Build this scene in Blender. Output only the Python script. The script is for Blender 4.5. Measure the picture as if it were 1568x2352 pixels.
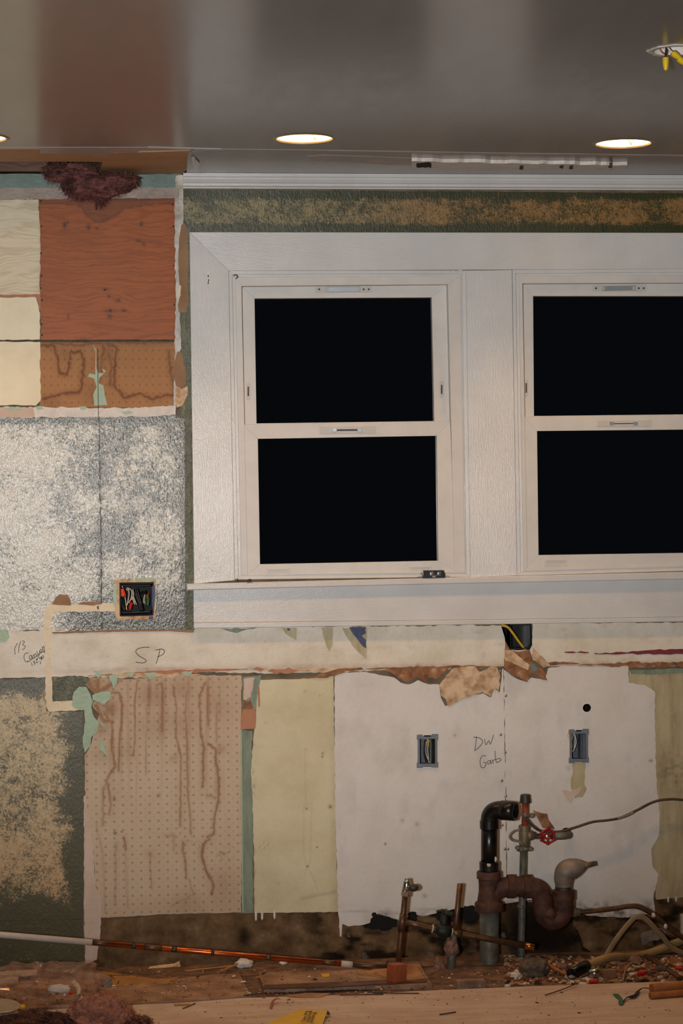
import bpy, bmesh, math, random
import numpy as np
from mathutils import Vector, Matrix, geometry

S = bpy.context.scene
for o in list(bpy.data.objects):
    bpy.data.objects.remove(o)

# ------------------------------------------------------------------ camera
IW, IH, FOC = 1568.0, 2352.0, 5000.0
YAW, PITCH, ROLL = math.radians(5.7), 26.0 / FOC, 0.0105
EYE, DIST = 1.41, 6.65
CEIL = 2.415
fwd = Vector((math.sin(YAW) * math.cos(PITCH), math.cos(YAW) * math.cos(PITCH), -math.sin(PITCH)))
r0 = fwd.cross(Vector((0, 0, 1))).normalized()
u0 = r0.cross(fwd).normalized()
RIGHT = r0 * math.cos(ROLL) - u0 * math.sin(ROLL)
UP = u0 * math.cos(ROLL) + r0 * math.sin(ROLL)
EYEPOS = Vector((0, -DIST, EYE))
cam_d = bpy.data.cameras.new('camera')
cam = bpy.data.objects.new('camera', cam_d)
S.collection.objects.link(cam)
cam.matrix_world = Matrix((
    (RIGHT.x, UP.x, -fwd.x, EYEPOS.x),
    (RIGHT.y, UP.y, -fwd.y, EYEPOS.y),
    (RIGHT.z, UP.z, -fwd.z, EYEPOS.z),
    (0, 0, 0, 1)))
cam_d.sensor_fit = 'VERTICAL'
cam_d.sensor_height = 36.0
cam_d.lens = 36.0 * FOC / IH
cam_d.clip_end = 60
S.camera = cam

# ------------------------------------------------------------------ world, lights, exposure
w = bpy.data.worlds.new('night'); S.world = w
w.use_nodes = True
w.node_tree.nodes['Background'].inputs[0].default_value = (0.5, 0.6, 0.8, 1)
w.node_tree.nodes['Background'].inputs[1].default_value = 0.004
S.view_settings.view_transform = 'Standard'
S.view_settings.look = 'None'
S.view_settings.exposure = 0.0
S.view_settings.gamma = 1.0
S.view_settings.use_curve_mapping = False
FLASH_W, FLASH_COL = 740.0, (0.985, 1.0, 1.0)
DOWN_W, DOWN_COL = 14.0, (1.0, 0.52, 0.18)
fl = bpy.data.lights.new('camera_flash', 'SPOT')
fl.energy = FLASH_W; fl.color = FLASH_COL; fl.shadow_soft_size = 0.10
fl.spot_size = math.radians(46); fl.spot_blend = 0.9
flo = bpy.data.objects.new('camera_flash', fl); S.collection.objects.link(flo)
flo.location = (-0.42, -DIST, EYE - 0.02)
flo.rotation_euler = (Vector((0.42, 0, 2.0)) - Vector(flo.location)).to_track_quat('-Z', 'Y').to_euler()

# ------------------------------------------------------------------ helpers: pixels to places on real planes
def ray(px, py):
    return fwd + RIGHT * ((px - IW / 2) / FOC) - UP * ((py - IH / 2) / FOC)
def W(px, py, Y=0.0):                       # point on an upright plane, Y metres behind the wall face
    d = ray(px, py); t = (Y + DIST) / d.y
    return EYEPOS + d * t
def F(px, py, z=0.0):                       # point on a level plane
    d = ray(px, py); t = (z - EYE) / d.z
    return EYEPOS + d * t
def mpp(px, py, Y=0.0):
    return (W(px + 1, py, Y) - W(px, py, Y)).length
_A = np.array([[*RIGHT], [*UP], [*fwd]])
def Wn(xy, Y=0.0):
    xy = np.asarray(xy, float)
    d = np.array(fwd)[None] + np.outer((xy[:, 0] - IW / 2) / FOC, np.array(RIGHT)) - np.outer((xy[:, 1] - IH / 2) / FOC, np.array(UP))
    t = (Y + DIST) / d[:, 1]
    return np.array(EYEPOS)[None] + d * t[:, None]

# numpy value noise -------------------------------------------------
_rs = np.random.RandomState(7)
_tab = _rs.rand(256, 256)
def vnoise(x, y):
    xi, yi = np.floor(x).astype(int), np.floor(y).astype(int)
    fx, fy = x - xi, y - yi
    fx = fx * fx * (3 - 2 * fx); fy = fy * fy * (3 - 2 * fy)
    a = _tab[xi % 256, yi % 256]; b = _tab[(xi + 1) % 256, yi % 256]
    c = _tab[xi % 256, (yi + 1) % 256]; d = _tab[(xi + 1) % 256, (yi + 1) % 256]
    return (a * (1 - fx) + b * fx) * (1 - fy) + (c * (1 - fx) + d * fx) * fy
def fbm(x, y, o=4):
    s = 0; a = .5; n = 0
    for i in range(o):
        s = s + a * vnoise(x + 17 * i, y + 31 * i); n += a; x = x * 2.03; y = y * 2.03; a *= .5
    return s / n
def segdist(P, pts):
    d = np.full(len(P), 1e9)
    for (a, b) in zip(pts[:-1], pts[1:]):
        a = np.array(a, float); b = np.array(b, float); ab = b - a
        t = np.clip(((P - a) @ ab) / max(ab @ ab, 1e-9), 0, 1)
        d = np.minimum(d, np.linalg.norm(P - a - t[:, None] * ab, axis=1))
    return d
def inpoly(P, poly):
    x, y = P[:, 0], P[:, 1]; r = np.zeros(len(P), bool); n = len(poly); j = n - 1
    for i in range(n):
        xi, yi = poly[i]; xj, yj = poly[j]
        c = ((yi > y) != (yj > y)) & (x < (xj - xi) * (y - yi) / ((yj - yi) if yj != yi else 1e-9) + xi)
        r ^= c; j = i
    return r

# ------------------------------------------------------------------ materials
def lin(c):
    return tuple(((v / 255) / 12.92 if v / 255 <= .04045 else ((v / 255 + .055) / 1.055) ** 2.4) for v in c)
def C(r, g, b, k=1.0):
    return tuple(min(.92, max(0, v * k)) for v in lin((r, g, b))) + (1.0,)
class G:
    def __init__(s, name, rough=.5, spec=.5, metal=0.0):
        s.m = bpy.data.materials.new(name); s.m.use_nodes = True
        s.t = s.m.node_tree; s.b = s.t.nodes['Principled BSDF']
        s.b.inputs['Roughness'].default_value = rough
        s.b.inputs['Specular IOR Level'].default_value = spec
        s.b.inputs['Metallic'].default_value = metal
        s._pos = None
    def n(s, typ, inp={}, **kw):
        nd = s.t.nodes.new(typ)
        for k, v in kw.items(): setattr(nd, k, v)
        for k, v in inp.items():
            if isinstance(v, bpy.types.NodeSocket): s.t.links.new(v, nd.inputs[k])
            elif v is not None: nd.inputs[k].default_value = v
        return nd
    def pos(s):
        if s._pos is None: s._pos = s.n('ShaderNodeNewGeometry').outputs['Position']
        return s._pos
    def vec(s, sx=1, sy=1, sz=1, rot=0, off=(0, 0, 0)):
        return s.n('ShaderNodeMapping', {'Vector': s.pos(), 'Scale': (sx, sy, sz), 'Rotation': (0, rot, 0), 'Location': off}).outputs[0]
    def noise(s, scale, det=4, rough=.55, vec=None, dist=0.0):
        return s.n('ShaderNodeTexNoise', {'Vector': vec or s.pos(), 'Scale': scale, 'Detail': det, 'Roughness': rough, 'Distortion': dist}).outputs[0]
    def ramp(s, fac, stops, interp='LINEAR'):
        nd = s.n('ShaderNodeValToRGB', {'Fac': fac}); cr = nd.color_ramp; cr.interpolation = interp
        while len(cr.elements) < len(stops): cr.elements.new(.5)
        for e, (p, c) in zip(cr.elements, stops):
            e.position = p; e.color = c if isinstance(c, tuple) else (c, c, c, 1)
        return nd.outputs[0]
    def mix(s, fac, a, b, mode='MIX'):
        nd = s.n('ShaderNodeMix', data_type='RGBA', blend_type=mode)
        for k, v in ((0, fac), (6, a), (7, b)):
            if isinstance(v, bpy.types.NodeSocket): s.t.links.new(v, nd.inputs[k])
            else: nd.inputs[k].default_value = v
        return nd.outputs[2]
    def ma(s, op, a, b=0.0, c=None, clamp=False):
        nd = s.n('ShaderNodeMath', {0: a, 1: b}, operation=op); nd.use_clamp = clamp
        if c is not None:
            if isinstance(c, bpy.types.NodeSocket): s.t.links.new(c, nd.inputs[2])
            else: nd.inputs[2].default_value = c
        return nd.outputs[0]
    def attr(s, name):
        return s.n('ShaderNodeAttribute', attribute_name=name).outputs['Fac']
    def sep(s, v=None):
        return s.n('ShaderNodeSeparateXYZ', {0: v or s.pos()}).outputs
    def bump(s, h, dist=.002, st=1.0):
        o = s.n('ShaderNodeBump', {'Height': h, 'Distance': dist, 'Strength': st}).outputs[0]
        s.t.links.new(o, s.b.inputs['Normal']); return s
    def set(s, **kw):
        mp = {'col': 'Base Color', 'rough': 'Roughness', 'spec': 'Specular IOR Level', 'metal': 'Metallic', 'alpha': 'Alpha',
              'coat': 'Coat Weight', 'crough': 'Coat Roughness', 'trans': 'Transmission Weight', 'emit': 'Emission Color', 'estr': 'Emission Strength', 'ior': 'IOR'}
        for k, v in kw.items():
            i = s.b.inputs[mp[k]]
            if isinstance(v, bpy.types.NodeSocket): s.t.links.new(v, i)
            else: i.default_value = v
        return s

def plain(name, c, rough=.5, metal=0.0, var=.12, scale=60, bump=.0006, k=1.0, spec=.5):
    g = G(name, rough, spec, metal)
    n = g.noise(scale, 5, .6)
    a = C(*c, k); b = tuple(v * (1 - var * 2.2) for v in a[:3]) + (1,)
    g.set(col=g.mix(g.ramp(n, [(.3, 0.0), (.7, 1.0)]), b, a))
    if bump: g.bump(n, bump)
    return g.m

K = 1.25
def mat_white(name, c=(201, 198, 195), rough=.24, brush='z', k=K, b=.0007):
    g = G(name, rough, .4)
    v = g.vec(420, 420, 40) if brush == 'z' else g.vec(40, 420, 420)
    n1 = g.noise(1.0, 3, .6, v); n2 = g.noise(6, 4, .6)
    a = C(*c, k); d = tuple(x * .90 for x in a[:3]) + (1,)
    g.set(col=g.mix(g.ramp(n2, [(.35, 0.0), (.65, 1.0)]), d, a))
    g.bump(g.ma('ADD', n1, g.ma('MULTIPLY', g.noise(210, 2, .5), .45)), b); return g.m
MAT = {}
MAT['trim'] = mat_white('painted_trim_upright')
MAT['trim_h'] = mat_white('painted_trim_level', brush='x')
MAT['vinyl'] = plain('window_vinyl', (200, 195, 189), .42, var=.05, scale=14, bump=.0002, k=K)
MAT['vinyl_grey'] = plain('latch_plastic', (186, 182, 174), .4, var=.03, scale=14, bump=0, k=K)
MAT['latch_metal'] = plain('latch_metal', (190, 195, 198), .25, .6, var=.05, bump=0, k=K)
MAT['gap_dark'] = plain('dirty_gap', (96, 80, 66), .8, var=.3, scale=80)  # plain dark brown for joints, cracks and latch slots

def mat_glass():
    g = G('pane_glass', .0, .5)
    g.set(col=(1, 1, 1, 1), trans=1.0, ior=1.45, rough=0.0)
    return g.m
MAT['glass'] = mat_glass()

def mat_ceiling():
    g = G('ceiling_gloss_paint', .2, .36)
    n = g.noise(2.2, 5, .6, g.vec(1, .5, 1)); n2 = g.noise(26, 3, .5, g.vec(1, .25, 1))
    g.set(col=g.ramp(n, [(.3, C(126, 116, 110, K)), (.7, C(134, 124, 117, K))]))
    g.set(rough=g.ramp(n2, [(.3, .20), (.7, .24)]))
    g.bump(g.noise(30, 2, .5), .0002); return g.m
MAT['ceiling'] = mat_ceiling()

def mat_sponge(name, cream=(214, 198, 158), olive=(86, 84, 52), rough=.30, gold=None, bump=.004, fine=170, cs=.55, spec=.7):
    """olive glaze sponged with cream; attribute 'cover' says how densely it was sponged"""
    g = G(name, rough, spec)
    cov = g.attr('cover')
    n1 = g.noise(fine, 5, .75, None, .8); n2 = g.noise(48, 5, .7); n3 = g.noise(13, 4, .6)
    f = g.ma('ADD', g.ma('MULTIPLY', n1, 1.0), g.ma('MULTIPLY', n2, .6))
    f = g.ma('ADD', f, g.ma('MULTIPLY', n3, .25))
    f = g.ma('SUBTRACT', f, .425)
    f = g.ma('ADD', f, g.ma('MULTIPLY', g.ma('SUBTRACT', cov, .5), cs))
    fac = g.ramp(f, [(.42, 0.0), (.60, 1.0)])
    c1 = g.mix(g.ramp(n3, [(.3, 0.0), (.7, 1.0)]), C(*olive, K * .75), C(*olive, K))
    c2 = g.mix(g.ramp(n2, [(.35, 0.0), (.65, 1.0)]), C(*cream, K * .8), C(*cream, K))
    if gold: c2 = g.mix(g.attr('gold'), c2, C(*gold, K))
    g.set(col=g.mix(fac, c1, c2))
    h = g.ma('ADD', g.ma('MULTIPLY', g.noise(130, 3, .6, g.vec(1.4, 1, .7)), 1.0), g.ma('MULTIPLY', g.noise(45, 3, .6, g.vec(1.4, 1, .7)), .9))
    g.bump(h, bump); return g.m
MAT['sponge_silver'] = mat_sponge('sponged_glaze_pale', (184, 178, 163), (72, 64, 38), .23, bump=.0011, fine=110, cs=.6, spec=.42)
MAT['sponge_dim'] = mat_sponge('sponged_glaze_dark', (140, 126, 88), (58, 58, 32), .34, (142, 104, 60), bump=.0010, fine=190, cs=.7, spec=.35)  # glaze darkened: dim light above the downlight beams put into the colour
MAT['sponge_gold'] = mat_sponge('sponged_glaze_gold', (190, 168, 128), (76, 70, 40), .36, (176, 134, 92), bump=.0007, fine=150, cs=.75, spec=.4)

def mat_olive():
    g = G('olive_gloss_paint', .28, .6)
    n = g.noise(40, 5, .6, g.vec(1, 1, .4)); n2 = g.noise(120, 4, .6)
    g.set(col=g.ramp(n, [(.3, C(58, 58, 36, K)), (.6, C(88, 88, 58, K)), (.8, C(140, 138, 112, K))]))
    g.bump(g.ma('ADD', n, g.ma('MULTIPLY', n2, .6)), .005); return g.m
MAT['olive'] = mat_olive()

def mat_ply(name, c1, c2, c3, gl=.42, gs=1.0):
    """softwood veneer: wavy level grain; attribute 'dark' for knots and wet stain"""
    g = G(name, gl, .22)
    warp = g.noise(5, 3, .6)
    v = g.n('ShaderNodeVectorMath', {0: g.vec(1.6, 1, 22 * gs), 1: g.n('ShaderNodeCombineXYZ', {2: g.ma('MULTIPLY', warp, 1.7)}).outputs[0]}, operation='ADD').outputs[0]
    n = g.noise(1.3, 2, .5, v, .3); f = g.noise(1.0, 4, .7, g.vec(30, 1, 420))
    rings = g.ma('ABSOLUTE', g.ma('SUBTRACT', g.ma('FRACT', g.ma('MULTIPLY', n, 8.0)), .5))
    col = g.ramp(rings, [(.0, C(*c1, K)), (.25, C(*c2, K)), (.5, C(*c3, K))])
    col = g.mix(g.ramp(f, [(.35, .35), (.7, 0.0)]), col, C(*c1, K * .85))
    col = g.mix(g.ramp(g.noise(4, 4, .6), [(.3, .3), (.7, 0.0)]), col, C(*c1, K))
    col = g.mix(g.attr('dark'), col, C(62, 34, 20))
    g.set(col=col); g.bump(g.ma('ADD', g.ma('MULTIPLY', rings, .3), f), .0003); return g.m
MAT['ply'] = mat_ply('stained_plywood', (142, 72, 26), (162, 85, 34), (166, 90, 38))
MAT['ply_pale'] = mat_ply('limewashed_plywood', (196, 180, 150), (220, 206, 178), (222, 210, 184), gs=.8)
def mat_floorply():
    g = G('dusty_plywood_floor', .6, .4)
    v = g.vec(2.0, 14, 10)
    n = g.noise(2.2, 5, .6, v, .5); n2 = g.noise(3, 5, .65); n3 = g.noise(140, 3, .6); n4 = g.noise(22, 5, .7)
    col = g.ramp(n, [(.3, C(186, 160, 146, K)), (.55, C(202, 184, 174, K)), (.75, C(210, 198, 190, K))])
    col = g.mix(g.ramp(n2, [(.45, 0.0), (.75, .55)]), col, C(158, 122, 104, K))
    col = g.mix(g.ramp(n3, [(.64, 0.0), (.70, .75)]), col, C(96, 66, 48, K))
    col = g.mix(g.ramp(n4, [(.6, 0.0), (.75, .5)]), col, C(206, 188, 170, K))
    g.set(col=col); g.bump(g.ma('ADD', n, n3), .0012); return g.m
MAT['floorply'] = mat_floorply()
MAT['floorold'] = None

def mat_paper(name, base, base2, dot, drip, cell=(.0268, .0252), rough=.6, mauve=(150, 104, 88)):
    """printed wallpaper: a lattice of small rings; attribute 'stain' carries the water marks"""
    g = G(name, rough, .35)
    x, y, z = g.sep()
    def cellpos(o, c, sh=0): return g.ma('SUBTRACT', g.ma('FRACT', g.ma('ADD', g.ma('DIVIDE', o, c), 50 + sh)), .5)
    def rad(cx, cz, sh=0):
        a, b = cellpos(x, cx, sh), cellpos(z, cz, sh)
        return g.ma('SQRT', g.ma('ADD', g.ma('MULTIPLY', a, a), g.ma('MULTIPLY', b, b)))
    r = rad(*cell)
    ring = g.ramp(r, [(.05, .45), (.08, 1.0), (.11, 1.0), (.15, 0.0)])
    small = g.ramp(rad(cell[0], cell[1], .5), [(.035, .9), (.07, 0.0)])
    tiny = g.ramp(rad(cell[0] / 5, cell[1] / 5, .25), [(.15, 1.0), (.34, 0.0)])
    n = g.noise(180, 3, .6); nb = g.noise(7, 5, .6)
    col = g.mix(g.ramp(nb, [(.3, 0.0), (.7, 1.0)]), C(*base, K), C(*base2, K))
    col = g.mix(g.ma('MULTIPLY', tiny, g.ramp(n, [(.35, .15), (.65, .8)])), col, C(*mauve, K))
    col = g.mix(g.ma('MULTIPLY', ring, .75), col, C(*dot, K))
    col = g.mix(g.ma('MULTIPLY', small, .7), col, C(*dot, K))
    st = g.attr('stain')
    col = g.mix(g.ma('MULTIPLY', st, .85, clamp=True), col, C(*drip, K))
    col = g.mix(g.ramp(g.attr('mould'), [(.2, 0.0), (1., .8)]), col, C(70, 52, 44, K))
    g.set(col=col); g.bump(g.ma('ADD', n, st), .0005); return g.m
MAT['paper_pink'] = mat_paper('stained_pink_wallpaper', (194, 175, 152), (188, 165, 138), (118, 108, 88), (132, 88, 50), mauve=(170, 138, 116))
MAT['paper_brown'] = mat_paper('stained_brown_wallpaper', (160, 112, 68), (168, 120, 76), (116, 84, 52), (96, 50, 20), (.0205, .0262), mauve=(136, 90, 52))

def mat_blotch(name, a, b, c=None, rough=.55, s=9, attr=None, dark=(40, 32, 26), bump=.0008, fine=90, k=K, streak=False, spec=.4):
    g = G(name, rough, spec)
    n = g.noise(s, 6, .62, g.vec(3, 1, .6) if streak else None); n2 = g.noise(fine, 4, .6)
    st = [(.34, C(*a, k)), (.58, C(*b, k))] + ([(.74, C(*c, k))] if c else [])
    col = g.ramp(n, st)
    col = g.mix(g.ramp(n2, [(.66, 0.0), (.75, .35)]), col, C(*a, k * .6))
    if attr: col = g.mix(g.attr(attr), col, C(*dark, k))
    g.set(col=col); g.bump(g.ma('ADD', n2, g.ma('MULTIPLY', n, .7)), bump); return g.m
MAT['cream_wall'] = mat_blotch('aged_cream_paint', (188, 174, 138), (202, 190, 156), (206, 194, 162), .5, 6, 'dark', (120, 92, 60))
MAT['cream_lit'] = mat_blotch('pale_cream_paint', (214, 198, 164), (226, 212, 182), (228, 216, 188), .45, 6, 'dark', (120, 92, 60))  # aged cream lightened: glow of the left downlight put into the colour
MAT['floorold'] = mat_blotch('grey_brown_floor_board', (120, 92, 74), (158, 126, 106), (176, 146, 126), .7, 12, fine=120)
MAT['corner'] = mat_blotch('dirty_corner_paint', (150, 138, 120), (192, 186, 178), (204, 200, 194), .4, 26)
MAT['cream_old'] = mat_blotch('aged_olive_cream_paint', (154, 138, 104), (178, 164, 130), (184, 172, 140), .5, 8, 'dark', (96, 84, 60), streak=True)
MAT['white_wall'] = mat_blotch('patchy_white_primer', (200, 191, 182), (208, 201, 194), (210, 204, 199), .5, 5, 'dark', (30, 28, 27), .0012, 60)
MAT['band'] = mat_blotch('scraped_cream_band', (196, 184, 162), (212, 202, 186), (204, 190, 164), .45, 7, 'dark', (140, 96, 62), .001)
MAT['pinkish'] = mat_blotch('pinkish_plaster', (186, 160, 142), (198, 176, 160), None, .55, 12)
MAT['channel'] = mat_blotch('beige_channel_filler', (204, 182, 146), (216, 198, 166), (190, 160, 120), .45, 14)
MAT['mint'] = mat_blotch('mint_green_paint', (136, 156, 126), (150, 170, 140), None, .4, 12)
MAT['teal'] = mat_blotch('teal_grey_paint', (86, 104, 98), (100, 118, 110), None, .45, 12)
MAT['teal_dirty'] = mat_blotch('dirty_teal_paint', (100, 108, 90), (126, 136, 116), (112, 104, 86), .5, 10, streak=True)
MAT['brown_paper'] = mat_blotch('bare_gypsum_paper', (132, 98, 68), (148, 112, 80), None, .65, 10)
MAT['brown_ceiling'] = mat_blotch('bare_ceiling_gypsum', (160, 122, 86), (172, 134, 98), None, .7, 8, bump=.0005)
MAT['tan_paper'] = mat_blotch('torn_tan_paper', (150, 108, 70), (206, 178, 144), (194, 164, 130), .6, 26)
MAT['rust_paper'] = mat_blotch('torn_rust_paper', (96, 60, 36), (146, 98, 62), (184, 148, 114), .65, 30)
MAT['orange_patch'] = mat_blotch('orange_brown_paper', (158, 104, 72), (172, 118, 86), None, .6, 20)
MAT['white_chip'] = mat_blotch('chipped_white_plaster', (196, 186, 176), (214, 206, 198), (180, 150, 126), .5, 26)
MAT['dirt'] = mat_blotch('grimy_base_plaster', (80, 60, 40), (114, 90, 64), (140, 116, 88), .8, 16, 'black', (10, 8, 7), .002, 50, spec=.1)
MAT['rubble_floor'] = mat_blotch('rubble_underfloor', (74, 56, 46), (124, 96, 80), (158, 130, 112), .8, 14, 'black', (16, 13, 12), .006, 60)
MAT['grey_band'] = mat_blotch('greyish_band_paint', (124, 106, 94), (148, 132, 118), (172, 160, 148), .4, 14)
MAT['base_gap'] = mat_blotch('old_wall_substrate', (84, 70, 52), (116, 100, 78), None, .7, 12)
MAT['smear'] = mat_blotch('ceiling_skim_smear', (150, 138, 132), (166, 154, 148), None, .4, 8, bump=.0004)
MAT['blue_paper'] = plain('blue_wallpaper', (62, 70, 104), .55, var=.2, scale=90, k=K)
MAT['red_paint'] = plain('dark_red_paint', (128, 44, 52), .45, var=.2, k=K)
MAT['pen'] = plain('black_marker', (44, 40, 40), .6, var=.1, bump=0)
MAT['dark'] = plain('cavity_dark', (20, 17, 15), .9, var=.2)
MAT['black_plastic'] = plain('black_plastic', (22, 21, 21), .3, var=.25, scale=25, bump=.0002, k=1.2)
MAT['black_box'] = plain('black_box_plastic', (18, 18, 18), .5, var=.2, scale=40, spec=.15)
MAT['grey_box'] = plain('grey_box_plastic', (112, 118, 126), .4, var=.12, scale=40, bump=.0003, k=K)
MAT['grey_box_dark'] = plain('grey_box_inside', (88, 94, 102), .45, var=.15, scale=40, bump=.0003, k=K)
MAT['screw'] = plain('screw_steel', (150, 146, 140), .35, .7, var=.2, bump=0, k=K)
MAT['nailhead'] = plain('rusty_nail_head', (96, 78, 62), .6, .2, var=.3, bump=0)
MAT['wire_black'] = plain('wire_black', (30, 29, 29), .4, bump=0)
MAT['wire_white'] = plain('wire_white', (196, 188, 172), .45, var=.05, bump=0, k=K)
MAT['wire_green'] = plain('wire_green', (30, 104, 84), .45, bump=0, k=K)
MAT['wire_copper'] = plain('wire_copper', (190, 104, 56), .35, .7, bump=0, k=K)
MAT['nut_orange'] = plain('orange_wire_nut', (236, 66, 16), .4, var=.06, bump=0, k=K)
MAT['nut_red'] = plain('red_wire_nut', (196, 28, 24), .4, var=.06, bump=0, k=K)
MAT['nut_yellow'] = plain('yellow_wire_nut', (214, 178, 28), .4, var=.06, bump=0, k=K)
MAT['cable_yellow'] = plain('yellow_cable_jacket', (214, 168, 44), .4, var=.1, bump=0, k=K)
MAT['galv'] = plain('galvanised_pipe', (120, 118, 104), .55, .35, var=.28, scale=26, k=K)
MAT['lead'] = plain('dull_lead_fitting', (146, 132, 118), .6, .2, var=.25, scale=24, k=K)
MAT['iron'] = plain('rusty_cast_iron', (98, 62, 48), .7, .1, var=.34, scale=34, bump=.002, k=1.1)
MAT['brass'] = plain('dirty_brass', (134, 118, 92), .5, .4, var=.3, scale=40, k=K)
MAT['rust_pipe'] = plain('red_rusty_nipple', (158, 72, 46), .6, .1, var=.3, scale=70, k=K)
MAT['dark_steel'] = plain('dark_steel', (72, 64, 58), .5, .3, var=.25, scale=60, k=K)
MAT['copper_dark'] = plain('tarnished_copper', (112, 82, 60), .42, .55, var=.25, scale=40, k=K)
MAT['copper'] = plain('bright_copper', (206, 108, 58), .28, .85, var=.22, scale=18, k=K)
MAT['copper_end'] = plain('fresh_cut_copper', (232, 150, 90), .2, .9, var=.1, k=K)
MAT['chrome'] = plain('chrome', (190, 186, 180), .18, .9, var=.15, k=K)
MAT['verdigris'] = plain('verdigris_brass', (52, 60, 52), .55, .3, var=.3, scale=60)
MAT['red_handle'] = plain('red_enamel', (178, 22, 28), .28, var=.2, scale=80, bump=.0003)
MAT['tubing'] = plain('tarnished_tubing', (92, 76, 64), .45, .3, var=.25, scale=60, k=K)
MAT['white_enamel'] = plain('white_painted_pipe', (196, 186, 178), .4, var=.08, scale=30, k=K)
MAT['tan_hose'] = plain('tan_plastic_tube', (172, 142, 98), .5, var=.15, scale=14, k=K)
MAT['tan_strip'] = plain('tan_flat_strip', (160, 136, 100), .5, var=.15, scale=14, k=K)
MAT['redwood'] = plain('red_brown_wood_block', (168, 88, 54), .55, var=.2, scale=30, k=K)
MAT['oldwood'] = mat_ply('dark_old_wood', (74, 48, 32), (98, 66, 44), (112, 78, 54))
MAT['pinewood'] = mat_ply('yellow_pine_wood', (150, 104, 64), (186, 138, 92), (196, 150, 104))
MAT['plaster_chunk'] = plain('pinkish_mortar', (150, 114, 98), .85, var=.3, scale=60, bump=.004, k=K)
MAT['concrete'] = plain('grey_concrete', (112, 98, 86), .9, var=.3, scale=70, bump=.004, k=K)
MAT['insul_red'] = plain('damp_pink_insulation', (124, 74, 68), .8, var=.36, scale=30, bump=.003, k=1.3)
MAT['insul_pink'] = plain('dusty_insulation', (178, 124, 106), .95, var=.24, scale=110, bump=.005, k=K, spec=.1)
MAT['insul_dark'] = plain('dark_insulation', (84, 52, 38), .95, var=.4, scale=30, bump=.006, k=K)
MAT['cardboard'] = plain('orange_cardboard', (176, 114, 62), .7, var=.15, scale=30, k=K)
MAT['cardboard_tan'] = plain('tan_cardboard', (178, 132, 74), .7, var=.2, scale=20, k=K)
MAT['yellow_card'] = plain('yellow_card', (220, 178, 40), .5, var=.06, scale=20, bump=0, k=K)
MAT['text_ink'] = plain('brown_print_ink', (84, 62, 20), .6, bump=0)
MAT['paper_white'] = plain('dirty_white_paper', (200, 188, 176), .6, var=.1, scale=30, k=K)
MAT['green_scrap'] = plain('green_plastic', (36, 104, 78), .45, k=K)
MAT['blue_wire'] = plain('dark_blue_wire', (48, 48, 66), .5, k=K)
MAT['lid_top'] = plain('tin_lid', (176, 160, 142), .35, .3, var=.15, scale=30, k=K)
MAT['chip_mix'] = None
def mat_chips():
    g = G('debris_chips', .8, .3)
    r = g.n('ShaderNodeNewGeometry').outputs['Random Per Island']
    g.set(col=g.ramp(r, [(.0, C(92, 60, 44, K)), (.3, C(140, 98, 74, K)), (.55, C(176, 142, 118, K)), (.72, C(206, 194, 182, K)), (.84, C(160, 116, 70, K)), (.95, C(52, 42, 36, K))], 'CONSTANT'))
    return g.m
MAT['chip_mix'] = mat_chips()
def mat_bag():
    g = G('clear_plastic_bag', .18, .8)
    g.set(col=C(196, 160, 138, K)); g.set(rough=.12, coat=1.0, crough=.05)
    tr = g.n('ShaderNodeBsdfTransparent', {0: (.97, .93, .9, 1)})
    fac = g.ramp(g.noise(30, 4, .6), [(.35, .10), (.70, .34)])
    mx = g.n('ShaderNodeMixShader', {0: fac, 1: tr.outputs[0], 2: g.b.outputs[0]})
    out = g.t.nodes['Material Output']; g.t.links.new(mx.outputs[0], out.inputs[0])
    g.bump(g.noise(45, 3, .5), .008); return g.m
MAT['bag'] = mat_bag()
def mat_emit(name, c, s):
    g = G(name); g.set(col=(0.8, .8, .8, 1), emit=c + (1,), estr=s); return g.m
MAT['bulb'] = mat_emit('lamp_glow', (1.0, .66, .30), 60.0)
MAT['can'] = plain('lamp_reflector', (236, 224, 196), .3, var=.02, bump=0, k=1.1)
MAT['ring'] = plain('lamp_trim_ring', (150, 134, 112), .3, .6, var=.1, bump=0)

# ------------------------------------------------------------------ mesh and object helpers
def base_of(vs):
    vs = np.asarray(vs, float); mn = vs.min(0); mx = vs.max(0)
    return Vector(((mn[0] + mx[0]) / 2, (mn[1] + mx[1]) / 2, mn[2]))
def mesh_obj(name, vs, fs, mat, parent=None, smooth=False, attrs=None):
    vs = np.asarray(vs, float)
    b = base_of(vs)
    me = bpy.data.meshes.new(name)
    me.from_pydata((vs - np.array(b)).tolist(), [], fs)
    me.materials.append(MAT[mat] if isinstance(mat, str) else mat)
    if smooth: me.polygons.foreach_set('use_smooth', [True] * len(me.polygons))
    if attrs:
        for k, a in attrs.items():
            at = me.attributes.new(k, 'FLOAT', 'POINT'); at.data.foreach_set('value', np.asarray(a, np.float32))
    me.update()
    o = bpy.data.objects.new(name, me); S.collection.objects.link(o)
    o.location = b
    if parent is not None:
        o.parent = parent; o.location = b - wloc(parent)
    return o
def wloc(o):
    l = Vector(o.location); p = o.parent
    while p is not None: l += p.location; p = p.parent
    return l
def tag(o, label, cat=None, group=None, kind=None):
    o['label'] = label
    if cat: o['category'] = cat
    if group: o['group'] = group
    if kind: o['kind'] = kind
    return o
def thing(name, label, cat, loc, group=None, kind=None):
    o = bpy.data.objects.new(name, None); S.collection.objects.link(o)
    o.empty_display_size = .05; o.location = loc
    return tag(o, label, cat, group, kind)
def recalc(o, ang=None):
    bm = bmesh.new(); bm.from_mesh(o.data); bmesh.ops.recalc_face_normals(bm, faces=bm.faces); bm.to_mesh(o.data); bm.free()
    return o

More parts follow.
